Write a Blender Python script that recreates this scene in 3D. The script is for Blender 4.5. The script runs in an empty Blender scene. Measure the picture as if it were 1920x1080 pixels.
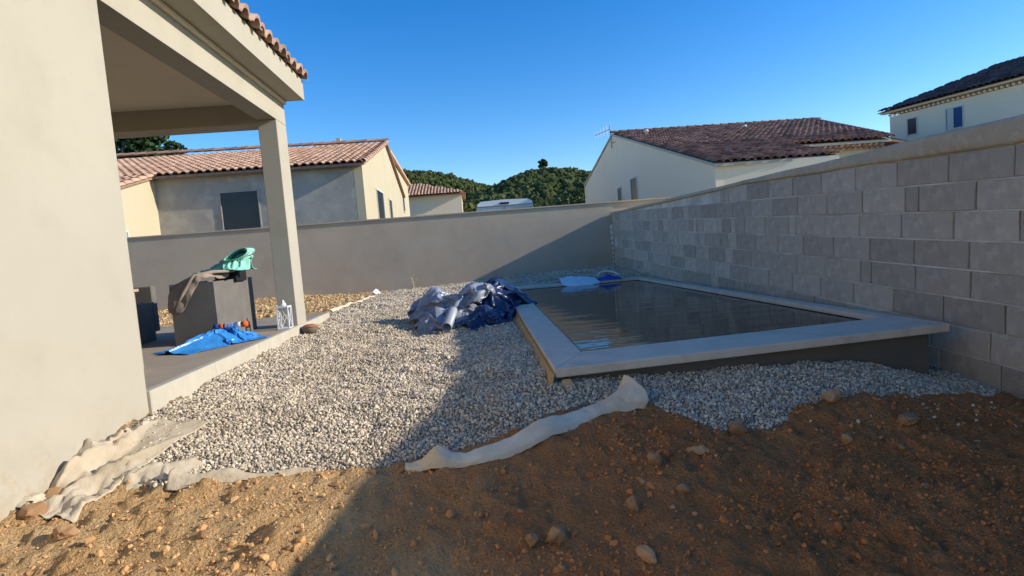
import bpy, math, random
import numpy as np
from mathutils import Vector, Matrix

random.seed(7)
rng = np.random.default_rng(11)
SC = bpy.context.scene
COL = SC.collection

# ------------------------------------------------------------------ camera
F_PX, YAW, PITCH, ROLL = 1060.0, .068, .072, -.079
cam_d = bpy.data.cameras.new('camera')
cam = bpy.data.objects.new('camera', cam_d); COL.objects.link(cam)
fw = Vector((math.sin(YAW)*math.cos(PITCH), math.cos(YAW)*math.cos(PITCH), -math.sin(PITCH)))
rt = Vector((math.cos(YAW), -math.sin(YAW), 0)); up = rt.cross(fw)
r2 = rt*math.cos(ROLL)+up*math.sin(ROLL); u2 = -rt*math.sin(ROLL)+up*math.cos(ROLL)
cam.matrix_world = Matrix(((r2.x, u2.x, -fw.x, 0), (r2.y, u2.y, -fw.y, 0), (r2.z, u2.z, -fw.z, 0), (0, 0, 0, 1)))
cam_d.sensor_width = 36; cam_d.lens = 36*F_PX/1920
cam_d.clip_start = .05; cam_d.clip_end = 6000
SC.camera = cam

# ------------------------------------------------------------------ sky, sun, exposure
TO_SUN = Vector((1, -.13, .398)).normalized()
w = bpy.data.worlds.new('World'); SC.world = w; w.use_nodes = True
nt = w.node_tree; nt.nodes.clear()
sky = nt.nodes.new('ShaderNodeTexSky'); sky.sky_type = 'NISHITA'; sky.sun_disc = False
sky.sun_elevation = math.asin(TO_SUN.z); sky.sun_rotation = math.atan2(TO_SUN.x, TO_SUN.y)
sky.air_density = 1.0; sky.dust_density = .25; sky.ozone_density = 3.0; sky.altitude = 150
hs = nt.nodes.new('ShaderNodeHueSaturation'); hs.inputs['Saturation'].default_value = 1.38; hs.inputs['Hue'].default_value = .509
bg = nt.nodes.new('ShaderNodeBackground'); bg.inputs[1].default_value = .15
wo = nt.nodes.new('ShaderNodeOutputWorld')
nt.links.new(sky.outputs[0], hs.inputs['Color']); nt.links.new(hs.outputs[0], bg.inputs[0]); nt.links.new(bg.outputs[0], wo.inputs[0])
sun_d = bpy.data.lights.new('sun', 'SUN'); sun_d.energy = 3.8; sun_d.angle = math.radians(.55); sun_d.color = (1, .93, .80)
sun = bpy.data.objects.new('sun', sun_d); COL.objects.link(sun)
sun.rotation_euler = TO_SUN.to_track_quat('Z', 'Y').to_euler(); sun.location = (20, -2, 12)
vs = SC.view_settings
vs.view_transform = 'Standard'; vs.look = 'None'; vs.exposure = 0.58; vs.gamma = 1; vs.use_curve_mapping = False

# ------------------------------------------------------------------ helpers
def tag(o, label=None, cat=None, group=None, kind=None):
    if label: o['label'] = label
    if cat: o['category'] = cat
    if group: o['group'] = group
    if kind: o['kind'] = kind
    return o

def empty(name, loc):
    o = bpy.data.objects.new(name, None); COL.objects.link(o); o.location = loc
    o.empty_display_size = .1
    return o

def np_mesh(name, v, f, smooth=False):
    """triangle or quad mesh from arrays (all faces the same size)"""
    v = np.asarray(v, np.float32); f = np.asarray(f, np.int32); k = f.shape[1]
    me = bpy.data.meshes.new(name)
    me.vertices.add(len(v)); me.vertices.foreach_set('co', v.ravel())
    me.loops.add(f.size); me.loops.foreach_set('vertex_index', f.ravel())
    me.polygons.add(len(f)); me.polygons.foreach_set('loop_start', np.arange(0, f.size, k, dtype=np.int32))
    me.polygons.foreach_set('use_smooth', np.full(len(f), smooth, bool))
    me.update(calc_edges=True)
    return me

class MB:
    """collects boxes, prisms, tubes into one mesh"""
    def __init__(s): s.v = []; s.f = []
    def add(s, v, f):
        b = len(s.v); s.v += [tuple(p) for p in v]; s.f += [tuple(i+b for i in q) for q in f]; return s
    def box(s, a, b, M=None, bev=0):
        (x0, y0, z0), (x1, y1, z1) = a, b
        if bev:
            c = bev; v = []
            for z, i in ((z0, c), (z0+c, 0), (z1-c, 0), (z1, c)):
                v += [(x0+i+0*c, y0+c, z), (x0+max(i, c), y0+i, z), (x1-max(i, c), y0+i, z), (x1-i, y0+c, z),
                      (x1-i, y1-c, z), (x1-max(i, c), y1-i, z), (x0+max(i, c), y1-i, z), (x0+i, y1-c, z)]
            f = [tuple(reversed(range(8))), tuple(range(24, 32))]
            for r in range(3):
                for k in range(8): f.append((r*8+k, r*8+(k+1) % 8, r*8+8+(k+1) % 8, r*8+8+k))
        else:
            v = [(x0, y0, z0), (x1, y0, z0), (x1, y1, z0), (x0, y1, z0), (x0, y0, z1), (x1, y0, z1), (x1, y1, z1), (x0, y1, z1)]
            f = [(0, 3, 2, 1), (4, 5, 6, 7), (0, 1, 5, 4), (1, 2, 6, 5), (2, 3, 7, 6), (3, 0, 4, 7)]
        if M is not None: v = [M @ Vector(p) for p in v]
        return s.add(v, f)
    def prism(s, poly, d):
        """poly: list of 3D points (planar), extruded by vector d"""
        n = len(poly); d = Vector(d)
        v = [Vector(p) for p in poly]+[Vector(p)+d for p in poly]
        f = [tuple(reversed(range(n))), tuple(range(n, 2*n))]
        for k in range(n): f.append((k, (k+1) % n, n+(k+1) % n, n+k))
        return s.add(v, f)
    def tube(s, pts, r, n=8, caps=True):
        pts = [Vector(p) for p in pts]; rs = r if isinstance(r, (list, tuple)) else [r]*len(pts)
        v = []; f = []
        for i, p in enumerate(pts):
            t = (pts[min(i+1, len(pts)-1)]-pts[max(i-1, 0)]).normalized()
            a = t.orthogonal().normalized() if i == 0 else (pa-t*pa.dot(t)).normalized()
            pa = a; b = t.cross(a)
            for k in range(n):
                q = 2*math.pi*k/n; v.append(p+(a*math.cos(q)+b*math.sin(q))*rs[i])
        for i in range(len(pts)-1):
            for k in range(n): f.append((i*n+k, i*n+(k+1) % n, i*n+n+(k+1) % n, i*n+n+k))
        if caps: f += [tuple(reversed(range(n))), tuple(range((len(pts)-1)*n, len(pts)*n))]
        return s.add(v, f)
    def lathe(s, prof, c=(0, 0, 0), n=20):
        v = []; f = []; c = Vector(c)
        for r, z in prof:
            for k in range(n): q = 2*math.pi*k/n; v.append(c+Vector((r*math.cos(q), r*math.sin(q), z)))
        for i in range(len(prof)-1):
            for k in range(n): f.append((i*n+k, i*n+(k+1) % n, i*n+n+(k+1) % n, i*n+n+k))
        f += [tuple(reversed(range(n))), tuple(range((len(prof)-1)*n, len(prof)*n))]
        return s.add(v, f)
    def build(s, name, m, parent=None, smooth=False):
        off = Vector(parent.matrix_world.translation) if parent else Vector()
        if parent:
            off = Vector(); p = parent
            while p: off += p.location; p = p.parent
        me = bpy.data.meshes.new(name)
        me.from_pydata([Vector(p)-off for p in s.v], [], s.f); me.update()
        if smooth:
            me.polygons.foreach_set('use_smooth', np.ones(len(me.polygons), bool))
        o = bpy.data.objects.new(name, me); COL.objects.link(o); o.parent = parent
        if m: me.materials.append(m)
        return o

def link_mesh(name, me, m, parent=None):
    o = bpy.data.objects.new(name, me); COL.objects.link(o); o.parent = parent
    if m and not me.materials: me.materials.append(m)
    return o

# value noise in numpy -------------------------------------------------
_perm = rng.random((256, 256)).astype(np.float64)
def vnoise(x, y, seed=0):
    x = np.asarray(x, float)+seed*17.31; y = np.asarray(y, float)+seed*9.77
    xi = np.floor(x).astype(int); yi = np.floor(y).astype(int); fx = x-xi; fy = y-yi
    fx = fx*fx*fx*(fx*(fx*6-15)+10); fy = fy*fy*fy*(fy*(fy*6-15)+10)
    g = lambda a, b: _perm[(a) & 255, (b) & 255]
    return (g(xi, yi)*(1-fx)+g(xi+1, yi)*fx)*(1-fy)+(g(xi, yi+1)*(1-fx)+g(xi+1, yi+1)*fx)*fy-.5
def fbm(x, y, o=4, seed=0, gain=.5):
    z = 0; a = 1
    for k in range(o):
        c, s_ = math.cos(.7*k), math.sin(.7*k)
        z = z+a*vnoise((c*x-s_*y)*2**k, (s_*x+c*y)*2**k, seed+k); a *= gain
    return z

# materials ------------------------------------------------------------
MATS = {}
def mat(name, col, rough=.85, col2=None, nscale=4., ncontrast=(.35, .65), col3=None, n3=25., bump=0., bscale=60., bdist=.01,
        island=0., spec=.12, metal=0., coords='obj', coat=0., detail=6.):
    m = bpy.data.materials.new(name); m.use_nodes = True; t = m.node_tree; N = t.nodes; L = t.links
    b = N['Principled BSDF']; b.inputs['Roughness'].default_value = rough; b.inputs['Specular IOR Level'].default_value = spec
    b.inputs['Metallic'].default_value = metal; b.inputs['Coat Weight'].default_value = coat
    if coords == 'pos': pos = N.new('ShaderNodeNewGeometry').outputs['Position']
    else: pos = N.new('ShaderNodeTexCoord').outputs['Object']
    def noise(sc, d=detail, ro=.6):
        n = N.new('ShaderNodeTexNoise'); n.inputs['Scale'].default_value = sc; n.inputs['Detail'].default_value = d
        n.inputs['Roughness'].default_value = ro; L.new(pos, n.inputs['Vector']); return n.outputs['Fac']
    def ramp(fac, a, b_):
        r = N.new('ShaderNodeMapRange'); r.inputs[1].default_value = a; r.inputs[2].default_value = b_; r.clamp = True
        L.new(fac, r.inputs[0]); return r.outputs[0]
    def mix(fac, A, B):
        x = N.new('ShaderNodeMix'); x.data_type = 'RGBA'; L.new(fac, x.inputs['Factor'])
        for s_, i in ((A, 6), (B, 7)):
            if isinstance(s_, tuple): x.inputs[i].default_value = (*s_, 1)
            else: L.new(s_, x.inputs[i])
        return x.outputs[2]
    c = None
    if col2: c = mix(ramp(noise(nscale), *ncontrast), tuple(col), tuple(col2))
    if col3: c = mix(ramp(noise(n3), .5, .72), c if c else tuple(col), tuple(col3))
    if island:
        g = N.new('ShaderNodeNewGeometry').outputs['Random Per Island']; oi = N.new('ShaderNodeObjectInfo').outputs['Random']
        a = N.new('ShaderNodeMath'); a.operation = 'ADD'; L.new(g, a.inputs[0]); L.new(oi, a.inputs[1])
        fr = N.new('ShaderNodeMath'); fr.operation = 'FRACT'; L.new(a.outputs[0], fr.inputs[0])
        v = N.new('ShaderNodeMapRange'); v.inputs[3].default_value = 1-island; v.inputs[4].default_value = 1+island; L.new(fr.outputs[0], v.inputs[0])
        h = N.new('ShaderNodeHueSaturation'); L.new(v.outputs[0], h.inputs['Value'])
        if c: L.new(c, h.inputs['Color'])
        else: h.inputs['Color'].default_value = (*col, 1)
        c = h.outputs[0]
    if c: L.new(c, b.inputs['Base Color'])
    else: b.inputs['Base Color'].default_value = (*col, 1)
    if bump:
        bn = N.new('ShaderNodeBump'); bn.inputs['Strength'].default_value = bump; bn.inputs['Distance'].default_value = bdist
        L.new(noise(bscale, 5), bn.inputs['Height']); L.new(bn.outputs[0], b.inputs['Normal'])
    MATS[name] = m
    return m

M_REND = mat('cream_render', (.43, .385, .30), .9, (.455, .41, .32), 1.2, bump=.45, bscale=240, bdist=.005, col3=(.41, .365, .28), n3=2.5)
M_REND2 = mat('neighbour_render', (.49, .425, .29), .9, (.52, .45, .31), .8, bump=.2, bscale=90, bdist=.004)
M_REND3 = mat('pale_render', (.84, .70, .50), .9, (.87, .73, .53), .6, bump=.2, bscale=90, bdist=.004)
M_SOFFIT = mat('soffit', (.74, .64, .48), .9, (.70, .60, .45), 2)
M_BACKW = mat('garden_wall_render', (.53, .425, .31), .92, (.44, .35, .255), 1.1, (.3, .7), bump=.35, bscale=120, bdist=.005, col3=(.50, .42, .325), n3=3)
M_GREYR = mat('raw_grey_render', (.42, .385, .33), .92, (.31, .29, .26), 1.3, (.3, .66), bump=.3, bscale=70, bdist=.006, col3=(.47, .44, .38), n3=2.2)
M_BLOCK = mat('concrete_block', (.59, .485, .37), .95, (.48, .395, .30), 4, island=.2, bump=.9, bscale=140, bdist=.01, col3=(.64, .53, .41), n3=11)
M_MORTAR = mat('mortar', (.82, .71, .57), .95, (.50, .43, .34), 2.2, bump=.6, bscale=90, bdist=.01)
M_BAND = mat('concrete_band', (.58, .46, .32), .95, (.46, .36, .24), 2.2, (.3, .7), bump=.7, bscale=45, bdist=.012, col3=(.63, .52, .38), n3=9)
M_COPE = mat('coping_concrete', (.74, .59, .43), .85, (.68, .54, .40), 4, bump=.3, bscale=120, bdist=.004, col3=(.58, .46, .33), n3=5)
M_MEMB = mat('drain_membrane', (.13, .115, .10), .7, (.17, .135, .10), 2.5, bump=.3, bscale=30, bdist=.01)
M_LINER = mat('pool_liner', (.02, .021, .024), .5, (.035, .037, .04), 3)
M_KERB = mat('kerb_concrete', (.52, .47, .365), .9, (.46, .41, .32), 5, bump=.3, bscale=120, bdist=.004)
M_TERR = mat('terrace_screed', (.40, .325, .24), .85, (.345, .28, .205), 2.5, bump=.2, bscale=150, bdist=.003)
M_TILE = mat('terracotta_tile', (.50, .285, .185), .85, (.56, .37, .26), 1.7, island=.2, bump=.3, bscale=50, bdist=.005)
M_TILEH = mat('brown_canal_tile', (.31, .19, .135), .85, (.42, .29, .22), 9, island=.2, bump=.4, bscale=90, bdist=.004)
M_TILED = mat('dark_canal_tile', (.25, .125, .09), .9, (.36, .21, .15), 1.5, island=.45, bump=.3, bscale=40, bdist=.006)
M_TILEB = mat('slate_brown_tile', (.085, .062, .062), .85, (.12, .09, .085), 2, island=.3, bump=.3, bscale=40)
M_DARKW = mat('dark_window', (.012, .014, .022), .25, spec=.5)
M_FRAME = mat('pale_frame', (.6, .57, .5), .6)
M_BLUESH = mat('blue_shutter', (.03, .09, .20), .5)
M_WHITE = mat('white_paint', (.75, .75, .74), .45)
M_VAN = mat('van_white', (.72, .74, .76), .3, spec=.5, coat=.4)
M_VANG = mat('van_glass', (.32, .40, .47), .12, spec=.6)
M_BLACK = mat('black_rubber', (.02, .02, .022), .7)
M_METAL = mat('dull_metal', (.25, .25, .26), .4, metal=.8)
M_GRAVEL = mat('limestone_gravel', (.61, .505, .37), .92, (.51, .415, .295), 1.3, (.35, .65), island=.42, spec=.1, coords='pos')
M_CLOD = mat('soil_clods', (.64, .39, .175), .97, (.56, .30, .125), 2.2, island=.22, coords='pos', spec=.1)
M_RUBBLE = mat('tan_rubble', (.58, .40, .20), .97, (.50, .33, .16), 3, island=.4, coords='pos', spec=.1)
M_STONE = mat('field_stone', (.43, .25, .12), .9, (.33, .18, .085), 12, island=.3, bump=.5, bscale=60, bdist=.006, spec=.2)
M_GEO = mat('geotextile', (.80, .66, .47), .95, (.64, .48, .30), 3.5, (.4, .7), bump=.4, bscale=35, bdist=.012, spec=.1)  # fabric colour lifted to brighten the strip lying in shade
M_GEO_SUN = mat('sunlit_geotextile', (.55, .455, .32), .95, (.45, .35, .22), 4, (.4, .7), bump=.4, bscale=35, bdist=.012, spec=.1)  # same fabric, colour set darker for the pieces in full sun
M_TARPN = mat('navy_tarp', (.014, .028, .085), .3, (.02, .038, .105), 6, spec=.6, bump=.12, bscale=7, bdist=.03)
M_TARPS = mat('silver_tarp', (.36, .375, .41), .22, (.19, .205, .25), 4, spec=.6, bump=.12, bscale=7, bdist=.03)
M_PIPE = mat('grey_pvc', (.36, .38, .42), .4, spec=.5)
M_BLUE = mat('blue_plastic', (.03, .21, .55), .3, (.045, .27, .63), 8, spec=.6, bump=.4, bscale=25, bdist=.015)
M_ORANGE = mat('orange_label', (.75, .13, .025), .5)
M_BLUEL = mat('blue_label', (.02, .10, .45), .5)
M_PLANT = mat('anthracite_panel', (.15, .135, .12), .7, (.18, .165, .145), 5, bump=.15, bscale=90, bdist=.003)
M_TAUPE = mat('taupe_cloth', (.36, .285, .22), .9, (.29, .225, .17), 6, bump=.4, bscale=60, bdist=.008)
M_GREEN = mat('mint_net', (.25, .60, .46), .7, (.33, .68, .54), 30, bump=.3, bscale=90, bdist=.004)
M_GREEND = mat('dark_green_net', (.015, .16, .10), .8)
M_TERRA = mat('terracotta_bowl', (.42, .16, .09), .7, (.33, .13, .08), 10)
M_OLIVE = mat('olive_ceramic', (.16, .13, .08), .6)
M_PLANK = mat('weathered_plank', (.60, .38, .16), .9, (.50, .32, .15), 6, bump=.4, bscale=30, bdist=.01)
M_FOAM = mat('foam_filler', (.72, .71, .66), .9, bump=.5, bscale=40, bdist=.02)
M_STRAW = mat('dry_straw', (.5, .42, .25), .9)
M_BARK = mat('bark', (.09, .065, .045), .95, (.13, .1, .07), 8)
M_LEAF = mat('leaf_dark', (.035, .062, .022), .8, island=.5, spec=.2)
M_LEAF2 = mat('leaf_olive', (.075, .092, .03), .8, island=.45, spec=.2)
M_FOREST = mat('hill_foliage', (.075, .085, .028), .95, (.045, .06, .02), .12, (.35, .65), island=.45, coords='pos', spec=.1)
M_HILL = mat('hill_soil', (.06, .062, .026), .95, (.09, .075, .04), .05, coords='pos')
M_OUTER = mat('outer_ground', (.26, .21, .13), .95, (.2, .18, .1), .3, coords='pos')

t = M_REND.node_tree; b = t.nodes['Principled BSDF']; src = b.inputs['Base Color'].links[0].from_socket
gp_ = t.nodes.new('ShaderNodeNewGeometry'); sx_ = t.nodes.new('ShaderNodeSeparateXYZ'); t.links.new(gp_.outputs['Position'], sx_.inputs[0])
nz = t.nodes.new('ShaderNodeTexNoise'); nz.inputs['Scale'].default_value = 9; nz.inputs['Detail'].default_value = 8; nz.inputs['Roughness'].default_value = .7; t.links.new(gp_.outputs['Position'], nz.inputs['Vector'])
ma = t.nodes.new('ShaderNodeMath'); ma.operation = 'MULTIPLY_ADD'; ma.inputs[1].default_value = -1.1; t.links.new(nz.outputs['Fac'], ma.inputs[0]); t.links.new(sx_.outputs['Z'], ma.inputs[2])
mr = t.nodes.new('ShaderNodeMapRange'); mr.inputs[1].default_value = -1.45; mr.inputs[2].default_value = -1.62; mr.inputs[3].default_value = 0; mr.inputs[4].default_value = .55; t.links.new(ma.outputs[0], mr.inputs[0])
mxs = t.nodes.new('ShaderNodeMix'); mxs.data_type = 'RGBA'; t.links.new(mr.outputs[0], mxs.inputs['Factor']); t.links.new(src, mxs.inputs[6]); mxs.inputs[7].default_value = (.40, .30, .18, 1); t.links.new(mxs.outputs[2], b.inputs['Base Color'])
# water: dark murky water with small ripples
M_WATER = bpy.data.materials.new('pool_water'); M_WATER.use_nodes = True
t = M_WATER.node_tree; b = t.nodes['Principled BSDF']
b.inputs['Base Color'].default_value = (.006, .014, .012, 1); b.inputs['Roughness'].default_value = .03; b.inputs['IOR'].default_value = 1.25
n1 = t.nodes.new('ShaderNodeTexNoise'); n1.inputs['Scale'].default_value = 2.6; n1.inputs['Detail'].default_value = 3
mp = t.nodes.new('ShaderNodeMapping'); mp.inputs['Scale'].default_value = (.6, 1.6, 1); tc = t.nodes.new('ShaderNodeTexCoord')
bp = t.nodes.new('ShaderNodeBump'); bp.inputs['Strength'].default_value = .18; bp.inputs['Distance'].default_value = .03
t.links.new(tc.outputs['Object'], mp.inputs[0]); t.links.new(mp.outputs[0], n1.inputs['Vector'])
t.links.new(n1.outputs['Fac'], bp.inputs['Height']); t.links.new(bp.outputs[0], b.inputs['Normal'])

# ground: soil, greyer under the gravel
M_GROUND = mat('soil', (.70, .465, .23), .97, (.64, .385, .17), 1.6, (.32, .68), coords='pos', col3=(.74, .52, .27), n3=3.5, bump=1., bscale=60, bdist=.06, spec=.1)
t = M_GROUND.node_tree; b = t.nodes['Principled BSDF']; src = b.inputs['Base Color'].links[0].from_socket
at = t.nodes.new('ShaderNodeAttribute'); at.attribute_name = 'gravel'
mx = t.nodes.new('ShaderNodeMix'); mx.data_type = 'RGBA'; t.links.new(at.outputs['Fac'], mx.inputs['Factor'])
t.links.new(src, mx.inputs[6]); mx.inputs[7].default_value = (.30, .265, .215, 1)
at2 = t.nodes.new('ShaderNodeAttribute'); at2.attribute_name = 'soil_shade'          # redder soil on the right; the shaded side's tone put into the colour
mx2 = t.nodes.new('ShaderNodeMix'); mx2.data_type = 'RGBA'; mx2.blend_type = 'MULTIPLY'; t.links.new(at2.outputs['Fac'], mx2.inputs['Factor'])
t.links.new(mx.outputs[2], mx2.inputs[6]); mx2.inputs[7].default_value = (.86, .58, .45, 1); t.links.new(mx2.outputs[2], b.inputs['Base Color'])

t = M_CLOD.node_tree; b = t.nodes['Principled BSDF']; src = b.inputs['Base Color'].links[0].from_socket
at2 = t.nodes.new('ShaderNodeAttribute'); at2.attribute_name = 'soil_shade'  # the same shade tone goes into the clod colour
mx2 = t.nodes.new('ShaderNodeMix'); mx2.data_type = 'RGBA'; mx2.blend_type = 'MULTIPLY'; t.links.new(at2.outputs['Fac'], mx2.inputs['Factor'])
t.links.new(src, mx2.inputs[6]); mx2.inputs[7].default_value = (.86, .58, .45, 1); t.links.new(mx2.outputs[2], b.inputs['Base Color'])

# ------------------------------------------------------------------ terrain heights
ZP = -.79                                   # top of the pool coping
CP = np.array([(-2.1, 2.5, -1.05), (-2.1, 3.6, -.87), (-2.1, 5, -.85), (-2.1, 7, -.83), (-2.1, 8.3, -.82),
 (-8.5, 14, -.88), (-4.1, 14, -.78), (-2.5, 14, -.84), (.2, 14, -.75), (3.5, 14, -.64), (-5, 10, -.84), (-8.5, 9, -.86),
 (.42, 3.45, -.90), (.38, 5.5, -.875), (.42, 8, -.855), (2, 3.55, -.975), (2.7, 3.58, -1.03), (3.2, 3.68, -1.18), (3.5, 3.45, -1.26), (.6, 11.3, -.83), (2, 12.4, -.76),
 (-.4, 6.4, -.93), (-.9, 4.4, -.96), (-1.1, 10, -.85),
 (-.46, 2.8, -1.1), (-1.2, 2.8, -1.06), (.97, 3.12, -1.03), (1.3, 2.95, -1.1), (1.0, 2.85, -1.07), (2.4, 3.0, -1.13),
 (-2.1, 1.5, -1.25), (-1, 2.1, -1.17), (0, 2.1, -1.2), (0, 1.5, -1.32), (0, 0, -1.5), (1.3, 2.3, -1.2), (2.2, 2.5, -1.2), (3.5, 2, -1.36), (3.5, 0, -1.5),
 (-2, 0, -1.5), (0, -4, -1.55), (3.5, -4, -1.55), (-2, -4, -1.55)])
def _U(r): return np.where(r > 0, r*np.log(np.maximum(r, 1e-12)), 0)*.5
_n = len(CP); _P = np.c_[np.ones(_n), CP[:, :2]]
_A = np.zeros((_n+3, _n+3)); _A[:_n, :_n] = _U(((CP[:, None, :2]-CP[None, :, :2])**2).sum(-1))+np.eye(_n)*.02
_A[:_n, _n:] = _P; _A[_n:, :_n] = _P.T
_W = np.linalg.solve(_A, np.r_[CP[:, 2], 0, 0, 0])
def H0(x, y):
    x = np.asarray(x, float); y = np.asarray(y, float); z = _W[-3]+_W[-2]*x+_W[-1]*y
    for (a, b_, _), w_ in zip(CP, _W): z = z+w_*_U((x-a)**2+(y-b_)**2)
    return z

GRAVEL = [(-2.1, 3.45), (-1.84, 2.99), (-1.62, 2.80), (-1.42, 2.86), (-1.25, 2.87), (-.86, 2.90), (-.48, 2.90), (-.30, 2.92), (.14, 3.0), (.60, 3.24),
 (.89, 3.33), (1.06, 3.14), (1.27, 2.96), (1.5, 2.95), (1.72, 3.0), (1.86, 3.12), (2.12, 3.19), (2.62, 3.22), (3.56, 3.5), (3.56, 14), (-1.95, 14), (-2.33, 13.2), (-2.33, 9.9), (-2.3, 9.1), (-2.1, 8.3)]
POOL_O = [(.47, 3.51), (3.37, 3.78), (3.37, 11.22), (.58, 11.22)]
def inside(x, y, poly):
    x = np.asarray(x); y = np.asarray(y); r = np.zeros(x.shape, bool); n = len(poly)
    for i in range(n):
        (x0, y0), (x1, y1) = poly[i], poly[(i+1) % n]
        c = ((y0 > y) != (y1 > y)) & (x < (x1-x0)*(y-y0)/((y1-y0) if y1 != y0 else 1e-9)+x0); r ^= c
    return r
def edge_dist(x, y, poly):
    d = np.full(np.shape(x), 1e9); n = len(poly)
    for i in range(n):
        a = np.array(poly[i]); e = np.array(poly[(i+1) % n])-a; l2 = e@e
        t_ = np.clip(((x-a[0])*e[0]+(y-a[1])*e[1])/l2, 0, 1); d = np.minimum(d, np.hypot(x-a[0]-t_*e[0], y-a[1]-t_*e[1]))
    return d
def gmask(x, y):
    jx = x+.05*fbm(x*6, y*6, 3, 3); jy = y+.05*fbm(x*6, y*6, 3, 8)
    return inside(jx, jy, GRAVEL)
def H(x, y):
    g = gmask(x, y)
    z = H0(x, y)
    soil = .05*fbm(x*1.3, y*1.3, 3, 1)+.06*np.abs(fbm(x*4, y*4, 3, 5))-.012+.034*fbm(x*13, y*13, 4, 9, .65)
    s_ = .5+.5*np.tanh(6*fbm(x*1.1+3, y*1.1, 2, 21))          # smooth trodden patches against cloddy ones
    soil = soil*(.5+.6*s_)+.020*np.abs(fbm(x*22, y*22, 2, 13))*(.3+.9*s_)+.05*np.clip(fbm(x*6.5, y*6.5, 2, 15)-.28, 0, 1)
    # diagonal scrape marks in the sunny corner
    sc = np.clip((-.35-x)/.5, 0, 1)*np.clip((2.75-y)/.3, 0, 1); q = (x*.86-y*.5)*9+2*vnoise(x*2, y*2, 4)
    soil = soil+sc*.03*np.abs(np.sin(q))*(.4+vnoise(x*5, y*5, 6)+.5)
    grav = .035*fbm(x*2.2, y*2.2, 2, 31)+.03*fbm(x*6, y*6, 2, 33)
    near = np.clip((np.hypot(x-0, y)-.0)/1.0, 0, 1)
    return z+np.where(g, grav, soil)*near

def soil_shade_at(x, y): return np.clip((x+.75)/.9+.9*fbm(x*1.2, y*1.2, 3, 91), 0, 1)  # shaded-side soil tone, ramping up from about the wall's shadow edge
def axis(segs):
    out = []
    for a, b_, s_ in segs: out += list(np.arange(a, b_, s_))
    return np.array(out+[segs[-1][1]])
xs = axis([(-9.5, -3, .25), (-3, -2.2, .05), (-2.2, 3.62, .0165), (3.62, 3.75, .06)])
ys = axis([(-5, 1.3, .25), (1.3, 4.3, .0165), (4.3, 8, .06), (8, 14.05, .1)])
gx, gy = np.meshgrid(xs, ys); gz = H(gx, gy)
pm = inside(gx, gy, [(.56, 3.62), (3.3, 3.86), (3.3, 11.1), (.66, 11.1)])
gz = np.where(pm, -2.5, gz)
# under the terrace and the house the ground stays just below the slab
gz = np.where((gx < -2.16) & (gy < 8.28), np.minimum(gz, -.93), gz)
nx, ny = len(xs), len(ys)
idx = np.arange(nx*ny).reshape(ny, nx)
fq = np.stack([idx[:-1, :-1], idx[:-1, 1:], idx[1:, 1:], idx[1:, :-1]], -1).reshape(-1, 4)
me = np_mesh('ground', np.stack([gx, gy, gz], -1).reshape(-1, 3), fq, True)
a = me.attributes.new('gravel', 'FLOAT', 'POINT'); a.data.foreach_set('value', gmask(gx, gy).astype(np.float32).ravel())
a = me.attributes.new('soil_shade', 'FLOAT', 'POINT'); a.data.foreach_set('value', (soil_shade_at(gx, gy)*(~gmask(gx, gy))).astype(np.float32).ravel())
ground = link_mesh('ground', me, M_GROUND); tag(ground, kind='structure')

# outer land, with a hole for the garden, and the wooded hill behind
o = MB(); R0 = (-9.5, 3.75, -5, 14.05); Z = -1.0
ov = [(-4000, -4000), (4000, -4000), (4000, 4000), (-4000, 4000), (R0[0], R0[2]), (R0[1], R0[2]), (R0[1], R0[3]), (R0[0], R0[3])]
o.add([(x, y, Z) for x, y in ov], [(0, 1, 5, 4), (1, 2, 6, 5), (2, 3, 7, 6), (3, 0, 4, 7)])
tag(o.build('land', M_OUTER), kind='structure')

def hill_h(x, y):
    """wooded ridge: a near knoll on the right, a longer ridge behind it on the left"""
    k = 38.0*np.exp(-((x-41)/62)**2*1.0)*np.clip((y-95)/205, 0, 1)**.85*np.clip((440-y)/130, 0, 1)
    l = 55*np.exp(-((x+45)/110)**2)*np.clip((y-190)/190, 0, 1)*np.clip((600-y)/180, 0, 1)
    r = 36*np.exp(-((x-150)/70)**2)*np.clip((y-150)/170, 0, 1)*np.clip((520-y)/180, 0, 1)
    return np.maximum(np.maximum(k, l), r)-1.2+1.6*vnoise(x/14, y/14, 2)
hx, hy = np.meshgrid(np.linspace(-260, 320, 117), np.linspace(95, 620, 106)); hz = hill_h(hx, hy)
idx = np.arange(hx.size).reshape(hx.shape); fq = np.stack([idx[:-1, :-1], idx[:-1, 1:], idx[1:, 1:], idx[1:, :-1]], -1).reshape(-1, 4)
hill = link_mesh('hill', np_mesh('hill', np.stack([hx, hy, hz], -1).reshape(-1, 3), fq, True), M_HILL); tag(hill, kind='structure')

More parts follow.
